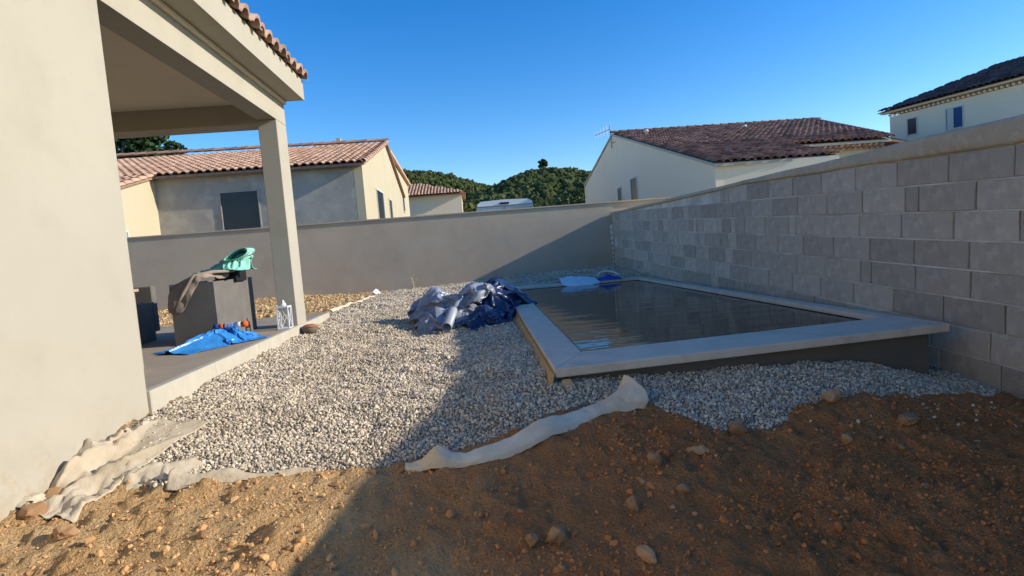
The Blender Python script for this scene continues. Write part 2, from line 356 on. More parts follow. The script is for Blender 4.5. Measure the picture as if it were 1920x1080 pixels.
# ------------------------------------------------------------------ scatter of merged stones
def ico(sub):
    import bmesh
    bm = bmesh.new(); bmesh.ops.create_icosphere(bm, subdivisions=sub, radius=1)
    v = np.array([p.co[:] for p in bm.verts]); f = np.array([[q.index for q in p.verts] for p in bm.faces]); bm.free(); return v, f
OCT = (np.array([(1, 0, 0), (-1, 0, 0), (0, 1, 0), (0, -1, 0), (0, 0, 1), (0, 0, -1)], float), np.array([(0, 2, 4), (2, 1, 4), (1, 3, 4), (3, 0, 4), (2, 0, 5), (1, 2, 5), (3, 1, 5), (0, 3, 5)]))
ICO1 = ico(1); ICO2 = ico(2); ICO3 = ico(3)
def rand_rot(n):
    q = rng.normal(size=(n, 4)); q /= np.linalg.norm(q, axis=1)[:, None]; w_, x, y, z = q.T
    return np.stack([np.stack([1-2*(y*y+z*z), 2*(x*y-z*w_), 2*(x*z+y*w_)], -1), np.stack([2*(x*y+z*w_), 1-2*(x*x+z*z), 2*(y*z-x*w_)], -1),
                     np.stack([2*(x*z-y*w_), 2*(y*z+x*w_), 1-2*(x*x+y*y)], -1)], 1)
def scatter(P, S, base, jit=.25, rot=True):
    """P (n,3) centres, S (n,3) radii"""
    bv, bf = base; n = len(P)
    v = bv[None]*(1+jit*rng.normal(size=(n, len(bv), 1)))*S[:, None, :]
    if rot: v = np.einsum('nij,nkj->nki', rand_rot(n), v)
    v = v+P[:, None, :]
    f = bf[None]+(np.arange(n)*len(bv))[:, None, None]
    return v.reshape(-1, 3), f.reshape(-1, 3)
def join(parts):
    V = []; Fs = []; o_ = 0
    for v, f in parts: V.append(v); Fs.append(f+o_); o_ += len(v)
    return np.concatenate(V), np.concatenate(Fs)
def jgrid(x0, x1, y0, y1, s_):
    x, y = np.meshgrid(np.arange(x0, x1, s_), np.arange(y0, y1, s_)); x = x.ravel(); y = y.ravel()
    return x+rng.uniform(-.5, .5, x.size)*s_, y+rng.uniform(-.5, .5, x.size)*s_

parts = []
for (x0, x1, y0, y1, s_, base) in ((-2.12, 3.6, 2.7, 4.4, .0148, ICO1), (-2.12, .62, 4.4, 6.4, .0168, ICO1), (-2.12, .7, 6.4, 9, .021, OCT), (-2.4, 3.6, 9, 14, .029, OCT), (3.3, 3.55, 4.4, 9, .04, OCT)):
    x, y = jgrid(x0, x1, y0, y1, s_)
    k = gmask(x, y) & ~inside(x, y, [(.54, 3.6), (3.3, 3.85), (3.3, 11.1), (.64, 11.1)]) & (x < 3.54) & ~((x < -2.09) & (y < 8.3))
    x, y = x[k], y[k]
    r = s_*(.38+.55*rng.random(x.size)**2.2)
    S = np.stack([r*rng.uniform(.8, 1.25, x.size), r*rng.uniform(.7, 1.05, x.size), r*rng.uniform(.55, .9, x.size)], -1)
    z = H(x, y)+r*rng.uniform(.0, .65, x.size)
    parts.append(scatter(np.stack([x, y, z], -1), S, base, .16))
# stray gravel spilled on the soil
x, y = jgrid(.9, 3.5, 2.5, 3.3, .05); k = (rng.random(x.size) < .3*np.clip((y-2.6)/.7, 0, 1)**2) & ~gmask(x, y); x, y = x[k], y[k]; r = rng.uniform(.006, .014, x.size)
parts.append(scatter(np.stack([x, y, H(x, y)+r*.4], -1), np.stack([r, r*.8, r*.7], -1), ICO1, .16))
v, f = join(parts)
gravel = link_mesh('gravel', np_mesh('gravel', v, f), M_GRAVEL)
tag(gravel, 'pale grey limestone gravel spread between the terrace, the pool and the bare soil', 'gravel', kind='stuff')

parts = []
for s_, p, a_, b_, base in ((.0125, .8, .0025, .007, OCT), (.026, .7, .005, .0125, ICO1), (.07, .5, .010, .023, ICO1)):
    x, y = jgrid(-2.1, 3.5, 1.35, 3.6, s_)
    cl = .5+.9*fbm(x*2.3, y*2.3, 3, 41)+.35*fbm(x*9, y*9, 2, 43)
    k = (rng.random(x.size) < p*np.clip(cl, .04, 1.2)*np.where(x < -.5, .55, 1)) & ~gmask(x, y); x, y = x[k], y[k]
    r = a_+(b_-a_)*rng.random(x.size)**2
    S = np.stack([r*rng.uniform(.8, 1.4, x.size), r*rng.uniform(.7, 1.1, x.size), r*rng.uniform(.5, .9, x.size)], -1)
    parts.append(scatter(np.stack([x, y, H(x, y)+r*.05], -1), S, base, .2))
v, f = join(parts)
me = np_mesh('soil_clods', v, f); a = me.attributes.new('soil_shade', 'FLOAT', 'POINT'); a.data.foreach_set('value', soil_shade_at(v[:, 0], v[:, 1]).astype(np.float32))
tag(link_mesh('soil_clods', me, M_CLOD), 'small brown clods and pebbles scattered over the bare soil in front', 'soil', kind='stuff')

parts = []
for s_, p, a_, b_ in ((.05, .7, .010, .026), (.16, .35, .024, .05)):
    x, y = jgrid(-8, -1.9, 9.3, 13.9, s_)
    k = (rng.random(x.size) < p*np.clip(.6+1.2*fbm(x*1.5, y*1.5, 2, 51), .1, 1)) & ~gmask(x, y); x, y = x[k], y[k]
    r = rng.uniform(a_, b_, x.size)
    parts.append(scatter(np.stack([x, y, H(x, y)+r*.2], -1), np.stack([r*1.2, r, r*.75], -1), ICO1, .2))
v, f = join(parts)
tag(link_mesh('rubble', np_mesh('rubble', v, f), M_RUBBLE), 'tan rubble and lumps of earth along the foot of the grey garden wall', 'rubble', kind='stuff')

# single larger stones
def stone(x, y, r, sx=1., sy=.8, sz=.6, rz=0., label=None, m=M_STONE):
    v = ICO3[0].copy() if r > .03 else ICO2[0].copy(); f = ICO3[1] if r > .03 else ICO2[1]
    k = random.random()*50
    d = 1+.45*fbm(v[:, 0]*1.5+k, v[:, 1]*1.5+v[:, 2]*1.1, 3, 61)+.25*fbm(v[:, 2]*1.7+k, v[:, 0]*1.7, 2, 62)
    v = v*d[:, None]
    for ax in rand_rot(4)[:, 0]:                       # a few flat broken faces
        t_ = v@ax; v -= np.maximum(t_-.72, 0)[:, None]*ax*.85
    v = v*np.array([sx, sy, sz])*r
    o_ = link_mesh('stone', np_mesh('stone', v, f, False), m); o_.rotation_euler.z = rz
    o_.location = (x, y, float(H(np.array(x), np.array(y)))+r*sz*.45)
    return tag(o_, label or 'small brown stone half sunk in the bare soil', 'stone', 'loose stones on the bare soil')
stone(.57, 2.06, .062, .9, .45, .4, 2.0, 'flat pale stone with a ridged face in front, nearest the picture bottom at centre right')
stone(.61, 2.35, .042, .6, .9, .8, .4, 'upright brown egg shaped stone right of the picture centre near the front')
stone(.25, 2.19, .048, .9, .8, .8, .9, 'larger rounded brown stone of the touching pair at front centre')
stone(.15, 2.18, .036, .8, .9, .8, .2, 'smaller grey brown stone of the touching pair at front centre')
stone(.81, 2.64, .05, .8, .8, .8, .3, 'brown boulder of packed earth below the white geotextile end')
stone(1.87, 2.75, .034, 1, .9, .8, .3, 'dark brown stone beside the small ridge of earth on the right')
stone(1.06, 2.74, .045, 1.2, .7, .5, 2.9, 'flat brown stone just below the tongue of gravel')
stone(2.30, 2.86, .075, 1.3, .6, .4, .5, 'crumbled ochre clod forming a small ridge of earth on the right')
stone(1.38, 2.95, .055, 1.1, .9, .7, .2, 'round brown stone at the lower edge of the gravel tongue')
stone(2.05, 3.14, .06, 1.1, .9, .6, .8, 'tan stone at the edge of the gravel below the pool wall')
stone(-1.78, 2.42, .05, 1, .8, .6, .3, 'ochre clod lying on the sunlit soil near the house wall')
stone(-2.04, 2.60, .055, 1, .8, .7, .9, 'grey brown rock wedged against the foot of the house wall')
stone(-2.07, 2.76, .05, 1, .8, .9, .2, 'dark rock leaning on the house wall beside the geotextile')
for k in range(46):
    x, y = random.uniform(-1.3, 2.9), random.uniform(1.75, 2.85)
    if gmask(np.array(x), np.array(y)): continue
    stone(x, y, random.choice([.012, .014, .017, .017, .02, .025]), random.uniform(.8, 1.3), random.uniform(.6, 1), random.uniform(.6, .9), random.uniform(0, 6))

# ------------------------------------------------------------------ roof tiles
def tile_mesh(name, wd, ln, hgt, segs=5, lift=.03):
    prof = [(0, 0), (.30*wd, 0)]
    for k in range(segs+1):
        q = math.pi*k/segs; prof.append((wd*(.66-.36*math.cos(q)), hgt*math.sin(q)))
    n = len(prof); v = []
    for y, l_, sc in ((0, lift, 1.0), (ln, 0, .9)):
        for x, z in prof: v.append((x, y, z*sc+l_))
    for x, z in prof: v.append((x, 0, z*.78+lift-.016))          # thickness of the visible lower edge
    f = []
    for k in range(n-1): f.append((k, k+1, n+k+1, n+k)); f.append((2*n+k, 2*n+k+1, k+1, k))
    me_ = bpy.data.meshes.new(name); me_.from_pydata(v, [], f); me_.update()
    me_.polygons.foreach_set('use_smooth', np.array([i % 2 == 0 for i in range(len(f))]))
    return me_
def tile_roof(root, O, eu, ev, ncol, nrow, wd, ln, hgt, m, keep=None, limit=300, seed=0, jit=.012):
    """rows of tiles from the eave corner O along unit vector eu and up the slope ev"""
    eu = Vector(eu).normalized(); ev = Vector(ev).normalized(); en = eu.cross(ev).normalized(); en = en if en.z > 0 else -en; ev = (ev-eu*ev.dot(eu)).normalized()
    me_ = tile_mesh('roof_tile', wd, ln*1.14, hgt); me_.materials.append(m)
    bv = np.array([p.co[:] for p in me_.vertices]); bf = np.array([list(p.vertices) for p in me_.polygons])
    rest = []; rr = random.Random(seed); cnt = 0
    for r in range(nrow):
        for c in range(ncol):
            p = Vector(O)+eu*(c*wd)+ev*(r*ln)
            if keep and not keep(p+eu*wd*.5+ev*ln*.5): continue
            p = p+en*rr.uniform(0, jit)+ev*rr.uniform(-jit, jit)*1.6; a_ = rr.uniform(-.02, .02)*jit/.012
            u_ = (eu*math.cos(a_)+ev*math.sin(a_)); v_ = ev*math.cos(a_)-eu*math.sin(a_)
            Mx = Matrix(((u_.x, v_.x, en.x, p.x), (u_.y, v_.y, en.y, p.y), (u_.z, v_.z, en.z, p.z), (0, 0, 0, 1)))
            if cnt < limit:
                o_ = bpy.data.objects.new('roof_tile', me_); COL.objects.link(o_); o_.parent = root
                o_.matrix_local = Matrix.Translation(-root.location) @ Mx; cnt += 1
            else:
                M3 = np.array(Mx.to_3x3()); rest.append((bv@M3.T+np.array(p)-np.array(root.location), bf))
    if rest:
        v_, f_ = join(rest); o_ = link_mesh('roof_tiles', np_mesh('roof_tiles', v_, f_, True), m, root); o_['kind'] = 'stuff'

def ridge_caps(root, A, B, r, ln, m):
    A = Vector(A); B = Vector(B); d = (B-A); n = max(1, int(d.length/ln)); d.normalize()
    side = d.cross(Vector((0, 0, 1))).normalized(); upv = side.cross(d)
    v = []; f = []
    for y, s_ in ((0, 1.0), (ln*1.12, .86)):
        for k in range(7):
            q = math.pi*k/6; v.append((-math.cos(q)*r*s_, y, math.sin(q)*r*s_*.9+(.015 if y == 0 else 0)))
    for k in range(6): f.append((k, k+1, 8+k, 7+k))
    me_ = bpy.data.meshes.new('ridge_tile'); me_.from_pydata(v, [], f); me_.update(); me_.materials.append(m)
    for i in range(n):
        p = A+d*(i*(B-A).length/n)
        o_ = bpy.data.objects.new('ridge_tile', me_); COL.objects.link(o_); o_.parent = root
        o_.matrix_local = Matrix.Translation(-root.location) @ Matrix(((side.x, d.x, upv.x, p.x), (side.y, d.y, upv.y, p.y), (side.z, d.z, upv.z, p.z), (0, 0, 0, 1)))

# ------------------------------------------------------------------ the house on the left with its covered terrace
FX = -2.12
house = empty('rendered_house', (-4, 0, -1.5))
tag(house, 'cream rendered house with covered terrace, corner column and tiled eave at the left', 'house')
MB().box((-6.4, -4.5, -1.7), (FX, 3.70, 1.985)).build('wall', M_REND, house)
MB().box((-6.4, 3.702, -1.2), (-6.1, 7.1, 1.985)).build('porch_wall', M_REND, house)
MB().box((-2.335, 6.88, -.75), (FX, 7.23, 1.70), bev=.006).build('column', M_REND, house)
MB().box((-2.335, 3.702, 1.70), (FX, 7.23, 1.985)).build('beam', M_REND, house)
MB().box((-6.1, 6.885, 1.66), (-2.338, 7.20, 1.985)).build('end_beam', M_REND, house)
MB().box((-6.1, 3.702, 1.885), (-2.338, 6.88, 1.985)).build('ceiling', M_SOFFIT, house)
MB().box((-6.4, -4.5, 1.988), (-1.868, 7.235, 2.225)).build('eave_box', M_REND, house)
MB().box((FX+.003, -4.5, 1.945), (FX+.035, 7.22, 1.985)).build('eave_bead', M_SOFFIT, house)
rf = MB(); rf.prism([(-1.93, -4.5, 2.228), (-6.4, -4.5, 3.5), (-6.4, -4.5, 2.228)], (0, 11.7, 0)); rf.build('roof', M_TILEH, house)
tile_roof(house, (-1.80, 7.24, 2.20), (0, -1, 0), (-1, 0, .285), 38, 3, .2, .36, .085, M_TILEH, seed=3, jit=.012)
# second eave layer: mortar fill under the tiles
MB().box((-1.925, -4.5, 2.226), (-1.885, 7.225, 2.262)).build('mortar_bed', M_KERB, house)

terr = MB().box((-6.1, 3.702, -1.1), (-2.168, 8.26, -.742)).build('terrace', M_TERR); tag(terr, kind='structure')
ky = [3.70, 4.62, 5.55, 6.47, 7.38, 8.30]
for a_, b_ in zip(ky[:-1], ky[1:]):
    MB().box((-2.165, a_+.003, -1.15), (-2.098, b_-.003, -.728), bev=.006).build('kerb', M_KERB, terr)
MB().box((-5.9, 8.265, -1.15), (-2.168, 8.32, -.735)).build('kerb', M_KERB, terr)

# ------------------------------------------------------------------ garden walls
WX = 3.55
bw = MB(); bw.box((-9.6, 13.93, -1.6), (3.6, 14.13, .90)); backw = bw.build('garden_wall', M_BACKW)
tag(backw, 'grey rendered garden wall running across the back, half in slanting shadow', 'wall')
MB().box((-9.6, 13.90, .903), (5.4, 14.16, .935)).build('wall_cap', M_BACKW, backw)
MB().box((3.6, 13.95, -1.6), (5.4, 14.13, .90)).build('wall_return', M_BACKW, backw)

SL = .045; CH = .211; BL = .505; TH = math.atan(SL)
wall = empty('block_wall', (WX+.1, 5, -1.5))
tag(wall, 'bare grey concrete block wall beside the pool with a rough concrete band on top', 'wall')
top = lambda y: .585+.007*(y-3.4)
zA = lambda y: .217+SL*(y-4)                       # top of the second visible course
o = MB(); o.prism([(WX+.022, -5, -1.9), (WX+.022, 13.92, -1.9), (WX+.022, 13.92, top(13.92)-.03), (WX+.022, -5, top(-5)-.03)], (.19, 0, 0))
o.build('mortar_core', M_MORTAR, wall)
def block_mesh(ln, k):
    d = .055; h = CH-.012; c = .006; rr = random.Random(k)
    j = lambda: rr.uniform(-.0035, .0035)
    v = [(d, 0, 0), (d, ln, 0), (d, ln, h), (d, 0, h), (c, j(), j()), (c, ln+j(), j()), (c, ln+j(), h+j()), (c, j(), h+j()),
         (0, c+j(), c+j()), (0, ln-c+j(), c+j()), (0, ln-c+j(), h-c+j()), (0, c+j(), h-c+j())]
    f = [(0, 1, 5, 4), (1, 2, 6, 5), (2, 3, 7, 6), (3, 0, 4, 7), (4, 5, 9, 8), (5, 6, 10, 9), (6, 7, 11, 10), (7, 4, 8, 11), (8, 9, 10, 11)]
    me_ = bpy.data.meshes.new('block'); me_.from_pydata(v, [], [tuple(reversed(q)) for q in f]); me_.update(); me_.materials.append(M_BLOCK); return me_
full = [block_mesh(BL-.011, k) for k in range(5)]; half = [block_mesh(BL*.5-.011, k+9) for k in range(3)]; third = [block_mesh(BL*.28-.011, k+20) for k in range(2)]
offs = [5.49, 5.27, 4.45, 5.05, 4.68, 4.42, 4.9, 4.6, 4.85]
rb = random.Random(5)
for r in range(9):
    # course r: its lower edge lies at zA + (1-r)*CH - CH ; r = 0 is the top course
    y = offs[r]-BL*8
    while y < 13.85:
        z0 = zA(y)-CH*r
        cutter = y > 6.9
        u = rb.random()
        kind = (full, BL) if (not cutter or u < .5) else ((half, BL*.5) if u < .85 else (third, BL*.28))
        if not cutter and u > .93: kind = (third, BL*.28)
        me_ = rb.choice(kind[0]); ln = kind[1]
        if y+ln > 13.9: break
        if y > 1.6 and z0+CH < top(y)-.02:
            o_ = bpy.data.objects.new('block', me_); COL.objects.link(o_); o_.parent = wall
            o_.location = Vector((WX+rb.uniform(-.0015, .0015), y, z0+.006))-wall.location
            o_.rotation_euler = (TH, 0, 0)
        y += ln
# light bed joints between the courses; the upright joints stay open
for r in range(9):
    yj = np.arange(1.6, 13.9, .05); zj = zA(yj)-CH*r; kx_ = WX+.004+.014*np.clip(fbm(yj*1.3, yj*0+r*3.1, 3, 77+r)+.08, -.3, .5)
    yj = np.where(zj < top(yj)-.03, yj, np.nan); ok = ~np.isnan(yj)
    if ok.sum() < 3: continue
    yj, zj, kx_ = yj[ok], zj[ok], kx_[ok]; w1 = .0085+.004*fbm(yj*5, yj*0+r, 2, 79)
    V = np.stack([np.stack([kx_+.02, yj, zj-w1], -1), np.stack([kx_-.0005, yj, zj-w1*.8], -1), np.stack([kx_-.0015, yj, zj+w1*.8], -1), np.stack([kx_+.02, yj, zj+w1], -1)])
    n = len(yj); idx = np.arange(4*n).reshape(4, n); fq = np.concatenate([np.stack([idx[i, :-1], idx[i+1, :-1], idx[i+1, 1:], idx[i, 1:]], -1) for i in range(3)])
    link_mesh('mortar_joint', np_mesh('mortar_joint', V.reshape(-1, 3)-np.array(wall.location), fq, True), M_MORTAR, wall)
# rough cast concrete band along the top
yy = np.arange(-5, 13.93, .06); lo = zA(yy)+CH+.004+.012*fbm(yy*2.2, yy*0, 3, 71); lo = np.minimum(lo, top(yy)-.05)
hi = top(yy)+.012*fbm(yy*1.5, yy*0+4, 3, 73)
nv = 7; V = []
for i in range(nv):
    t_ = i/(nv-1); z = lo+(hi-lo)*t_
    V.append(np.stack([WX-.016+.012*fbm(yy*3, z*6, 3, 75)+(.012 if i in (0, nv-1) else 0), yy, z], -1))
V.append(np.stack([WX+.2+0*yy, yy, hi+.006], -1)); V.append(np.stack([WX+.2+0*yy, yy, lo], -1)); V.append(np.stack([WX+.02+0*yy, yy, lo], -1))
nr = len(V); V = np.stack(V); n = len(yy); idx = np.arange(nr*n).reshape(nr, n)
fq = np.concatenate([np.stack([idx[i, :-1], idx[i, 1:], idx[(i+1) % nr, 1:], idx[(i+1) % nr, :-1]], -1) for i in range(nr)])
link_mesh('concrete_band', np_mesh('concrete_band', V.reshape(-1, 3)-np.array(wall.location), fq, True), M_BAND, wall)
# dabs of filler in the corner of the two walls
for z, r in ((.30, .05), (.17, .05), (.03, .045), (-.1, .04), (-.23, .03), (-.34, .028), (-.45, .025), (-.56, .025)):
    v = ICO2[0]*(1+.2*fbm(ICO2[0][:, 0]*2+z*9, ICO2[0][:, 1]*2, 2, 5))[:, None]*np.array([r*.8, r*.6, r*1.5])
    o_ = link_mesh('filler_dab', np_mesh('filler_dab', v, ICO2[1], True), M_FOAM, wall); o_.location = Vector((WX-.01, 13.90, z))-wall.location

# ------------------------------------------------------------------ pool
pool = empty('swimming_pool', (2, 7.4, -1.5)); tag(pool, 'raised concrete swimming pool filled with dark water beside the block wall', 'swimming pool')
PO = POOL_O; PI = [(.74, 4.0), (3.22, 4.26), (3.22, 10.78), (.86, 10.78)]
def slab(quad, z0, z1, name, m, par, bev=.008):
    mb = MB(); mb.prism([(x, y, z0) for x, y in quad], (0, 0, z1-z0)); o_ = mb.build(name, m, par)
    md = o_.modifiers.new('bevel', 'BEVEL'); md.width = bev; md.segments = 2; return o_
for i in range(4):
    j = (i+1) % 4
    slab([PO[i], PO[j], PI[j], PI[i]], ZP-.06, ZP, 'coping', M_COPE, pool)
SO = [(.56, 3.60), (3.27, 3.86), (3.27, 11.12), (.66, 11.12)]; SI = [(.76, 4.02), (3.20, 4.28), (3.20, 10.76), (.88, 10.76)]
for i in range(4):
    j = (i+1) % 4
    slab([SO[i], SO[j], SI[j], SI[i]], -2.3, ZP-.062, 'pool_wall', M_MEMB, pool, .004)
LI = [(.772, 4.035), (3.187, 4.295), (3.187, 10.745), (.893, 10.745)]
lm = MB()
for i in range(4):
    j = (i+1) % 4
    lm.add([(*LI[i], -2.28), (*LI[j], -2.28), (*LI[j], ZP-.035), (*LI[i], ZP-.035)], [(0, 1, 2, 3)])
lm.add([(x, y, -2.28) for x, y in LI], [(0, 1, 2, 3)])
lm.build('liner', M_LINER, pool)
ww = MB(); ww.add([(x, y, -.832) for x, y in LI], [(0, 1, 2, 3)]); water = ww.build('pool_water', M_WATER); tag(water, kind='structure')
# board along the left flank of the pool
pk = MB(); pk.prism([(.452, 3.50, ZP-.03), (.385, 3.47, -.99), (.41, 3.47, -.99), (.466, 3.50, ZP-.03)], (.045, 3.4, 0))
pb = pk.build('formwork_board', M_PLANK); tag(pb, 'long ochre formwork board under the left edge of the pool coping', 'board')
pk = MB(); pk.prism([(.50, 3.50, -.87), (.60, 3.22, -1.03), (.62, 3.22, -1.03), (.53, 3.5, -.87)], (.03, .0, .012))
tag(pk.build('wood_stake', M_PLANK), 'small pale wooden stake at the near left corner of the pool', 'stake')

# ------------------------------------------------------------------ crumpled sheets
def tri(t_): return np.abs((t_ % 1)-.5)*2
def crumple(x, y, seed, scales=((1.1, .38), (2.2, .42), (4.4, .30), (9, .13))):
    """sharp folds: triangle waves in random directions, with little bending, so the sheet falls into flat facets"""
    r_ = np.random.default_rng(seed); z = 0
    for s_, a_ in scales:
        for k in range(3):
            q = r_.uniform(0, math.pi); c_, d_ = math.cos(q), math.sin(q)
            t_ = (x*c_+y*d_)*s_+r_.random()+.22*tri((-x*d_+y*c_)*s_*.7+r_.random())
            z = z+a_/3*tri(t_)
    return z
def heap(name, c, rx, ry, hgt, m, par, seed, n=150, rz=0., zfun=None, amp=.5, power=.6, lift=0., rim=.3, smooth=False):
    """a crumpled heap of sheeting: domed grid with sharp folds, its rim on the ground"""
    u = np.linspace(-1, 1, n); U_, V_ = np.meshgrid(u, u)
    X = U_*np.sqrt(1-V_**2/2); Y = V_*np.sqrt(1-U_**2/2); rho = np.hypot(X, Y); ang = np.arctan2(Y, X)
    r_ = np.random.default_rng(seed+100)
    pts = r_.uniform(1-rim, 1+rim, 11); kk = np.interp((ang+math.pi)/(2*math.pi)*11, np.arange(12), np.r_[pts, pts[0]])
    k = 1+(kk-1)*rho
    px, py = X*rx*k, Y*ry*k
    cr = crumple(px/max(rx, ry)*.8, py/max(rx, ry)*.8, seed)
    dome = np.clip(1-rho**2, 0, 1)**power
    z = hgt*dome*(1-amp+amp*1.7*cr)
    c2 = crumple(px/max(rx, ry)*.8+7, py/max(rx, ry)*.8+3, seed+50); c3 = crumple(px/max(rx, ry)*.8-5, py/max(rx, ry)*.8+9, seed+70)
    px = px+.75*hgt*(c2-.5)*(.25+dome); py = py+.75*hgt*(c3-.5)*(.25+dome)        # sideways folds
    cx, sx = math.cos(rz), math.sin(rz); wxp = c[0]+cx*px-sx*py; wyp = c[1]+sx*px+cx*py
    base = zfun(wxp, wyp) if zfun else c[2]
    wz = base+z+lift+.006
    idx_ = np.arange(n*n).reshape(n, n); f_ = np.stack([idx_[:-1, :-1], idx_[:-1, 1:], idx_[1:, 1:], idx_[1:, :-1]], -1).reshape(-1, 4)
    off = np.array(par.location) if par else 0
    return link_mesh(name, np_mesh(name, np.stack([wxp, wyp, wz], -1).reshape(-1, 3)-off, f_, smooth), m, par)
def drape(n, m_, L, W, squeeze, steps=150, seed=0, grav=.0022, iters=8, lift=.02, sqsteps=.75, core=None, sp=5, bend=.62):
    """a sheet of n x m_ points (L x W metres) pushed together on the floor until it buckles into folds"""
    r_ = np.random.default_rng(seed)
    u, v = np.meshgrid(np.linspace(-.5, .5, n)*L, np.linspace(-.5, .5, m_)*W, indexing='ij')
    p = np.stack([u, v, np.zeros_like(u)], -1)
    for k in range(7):
        q = r_.uniform(0, math.pi); p[..., 2] += lift*np.abs(np.sin((u*math.cos(q)+v*math.sin(q))*r_.uniform(2, 7)+r_.uniform(0, 6)))
    p[..., 2] += lift*.5*r_.random(u.shape)
    d0, d1 = L/(n-1), W/(m_-1); dg = math.hypot(d0, d1); prev = p.copy()
    def con(a, b, rest, k=1., only_long=False):
        d = b-a; l = np.sqrt((d*d).sum(-1, keepdims=True))+1e-9; c = (l-rest)/l*.5*k
        if only_long is True: c = np.where(l > rest, c, 0)
        if only_long == 'short': c = np.where(l < rest, c, 0)
        a += d*c; b -= d*c
    fx, fy = squeeze; ns = int(steps*sqsteps); kx, ky = fx**(1/ns), fy**(1/ns)
    for s_ in range(steps):
        vel = (p-prev)*.9; prev = p.copy(); p = p+vel; p[..., 2] -= grav
        if s_ < ns: p[..., 0] *= kx; p[..., 1] *= ky; prev[..., 0] *= kx; prev[..., 1] *= ky
        for _ in range(iters):
            for o in (0, 1):
                con(p[o:-1:2], p[o+1::2][:p[o:-1:2].shape[0]], d0); con(p[:, o:-1:2], p[:, o+1::2][:, :p[:, o:-1:2].shape[1]], d1)
            for o in (0, 1):
                con(p[o:-1:2, :-1], p[o+1::2, 1:][:p[o:-1:2].shape[0]], dg, .5); con(p[o:-1:2, 1:], p[o+1::2, :-1][:p[o:-1:2].shape[0]], dg, .5)
            for o in range(sp+1):                              # stiffness: points sp apart may not come too close
                q0 = p[o:-sp:sp+1]; con(q0, p[o+sp::sp+1][:q0.shape[0]], d0*sp*bend, .35, 'short'); q1 = p[:, o:-sp:sp+1]; con(q1, p[:, o+sp::sp+1][:, :q1.shape[1]], d1*sp*bend, .35, 'short')
            fl = 0. if core is None else core(p[..., 0], p[..., 1])
            under = p[..., 2] < fl; p[..., 2] = np.maximum(p[..., 2], fl)
            p[..., :2] = np.where(under[..., None], p[..., :2]*.6+prev[..., :2]*.4, p[..., :2])
    return p
def lumps(*L_):
    """floor made of rounded lumps (x, y, rx, ry, turn, height) that hold the sheet up"""
    def f(x, y):
        z = 0*x
        for x0, y0, rx, ry, q, h in L_:
            c_, d_ = math.cos(q), math.sin(q); X = ((x-x0)*c_+(y-y0)*d_)/rx; Y = (-(x-x0)*d_+(y-y0)*c_)/ry
            z = np.maximum(z, h*np.clip(1.15-np.abs(X)*.8-np.abs(Y)*.8, 0, 1))
        return z
    return f
def cloth_object(name, p, m, par=None, c=(0, 0), rz=0., zfun=None, z0=0., smooth=True, thick=.003, cr=None):
    if cr:                                                     # fine sharp creases of a stiff sheet
        n, k = p.shape[:2]; u_, v_ = np.meshgrid(np.linspace(0, 1, n), np.linspace(0, k/n, k), indexing='ij'); p = p.copy()
        for ax in range(3): p[..., ax] += cr[0]*(crumple(u_*cr[1]+ax*3, v_*cr[1]+ax*5, cr[2]+ax)-.5)
        p[..., 2] = np.maximum(p[..., 2], -.03)
    cx, sx = math.cos(rz), math.sin(rz); x = c[0]+cx*p[..., 0]-sx*p[..., 1]; y = c[1]+sx*p[..., 0]+cx*p[..., 1]
    z = (zfun(x, y) if zfun else z0)+p[..., 2]+.008
    n, k = p.shape[:2]; idx_ = np.arange(n*k).reshape(n, k); f_ = np.stack([idx_[:-1, :-1], idx_[1:, :-1], idx_[1:, 1:], idx_[:-1, 1:]], -1).reshape(-1, 4)
    off = np.array(par.location) if par else 0
    o_ = link_mesh(name, np_mesh(name, np.stack([x, y, z], -1).reshape(-1, 3)-off, f_, smooth), m, par)
    md = o_.modifiers.new('solid', 'SOLIDIFY'); md.thickness = thick; md.offset = 0
    return o_
tarp = empty('pool_cover', (-.15, 7.3, -.93)); tag(tarp, 'crumpled navy and silver pool cover heaped on the gravel beside the pool', 'tarpaulin')
p = drape(64, 80, 1.5, 2.1, (.60, .62), seed=1, core=lumps((.05, .35, .40, .46, .3, .43), (.10, -.2, .30, .42, -.6, .33), (-.2, .05, .2, .4, .6, .28)), bend=.72, sp=7, steps=110, lift=.05)
cloth_object('cover_sheet', p, M_TARPN, tarp, (.15, 7.5), -.35, H, cr=(.035, 1.1, 7))
p = drape(60, 64, 1.25, 1.5, (.60, .60), seed=2, core=lumps((-.08, .2, .32, .38, .2, .44), (.14, -.1, .22, .30, .9, .35), (-.15, -.22, .24, .2, 0, .24)), bend=.72, sp=7, lift=.06, steps=110)
cloth_object('cover_underside', p, M_TARPS, tarp, (-.38, 7.22), .25, H, cr=(.035, 1.1, 17))
p = drape(44, 44, .85, .8, (.58, .6), seed=5, core=lumps((0, 0, .26, .34, .5, .47)), bend=.72, sp=6, lift=.04, steps=90)
cloth_object('cover_fold', p, M_TARPS, tarp, (.03, 7.16), .8, H, cr=(.03, 1, 27))
p = drape(44, 44, .8, .8, (.58, .6), seed=6, core=lumps((0, .05, .26, .2, .2, .22)), bend=.72, sp=6, lift=.04, steps=90)
cloth_object('cover_fold', p, M_TARPN, tarp, (.12, 6.80), .4, H, cr=(.03, 1, 37))
pp = MB(); n = 20; A = Vector((-.34, 6.40, -.85)); B = Vector((-.22, 7.5, -.62)); d = (B-A).normalized(); sd = d.cross(Vector((0, 0, 1))).normalized(); ud = sd.cross(d)
vv = []
for (P_, r) in ((B, .058), (A, .058), (A, .05), (B, .05)):
    for k in range(n): q = 2*math.pi*k/n; vv.append(P_+(sd*math.cos(q)+ud*math.sin(q))*r)
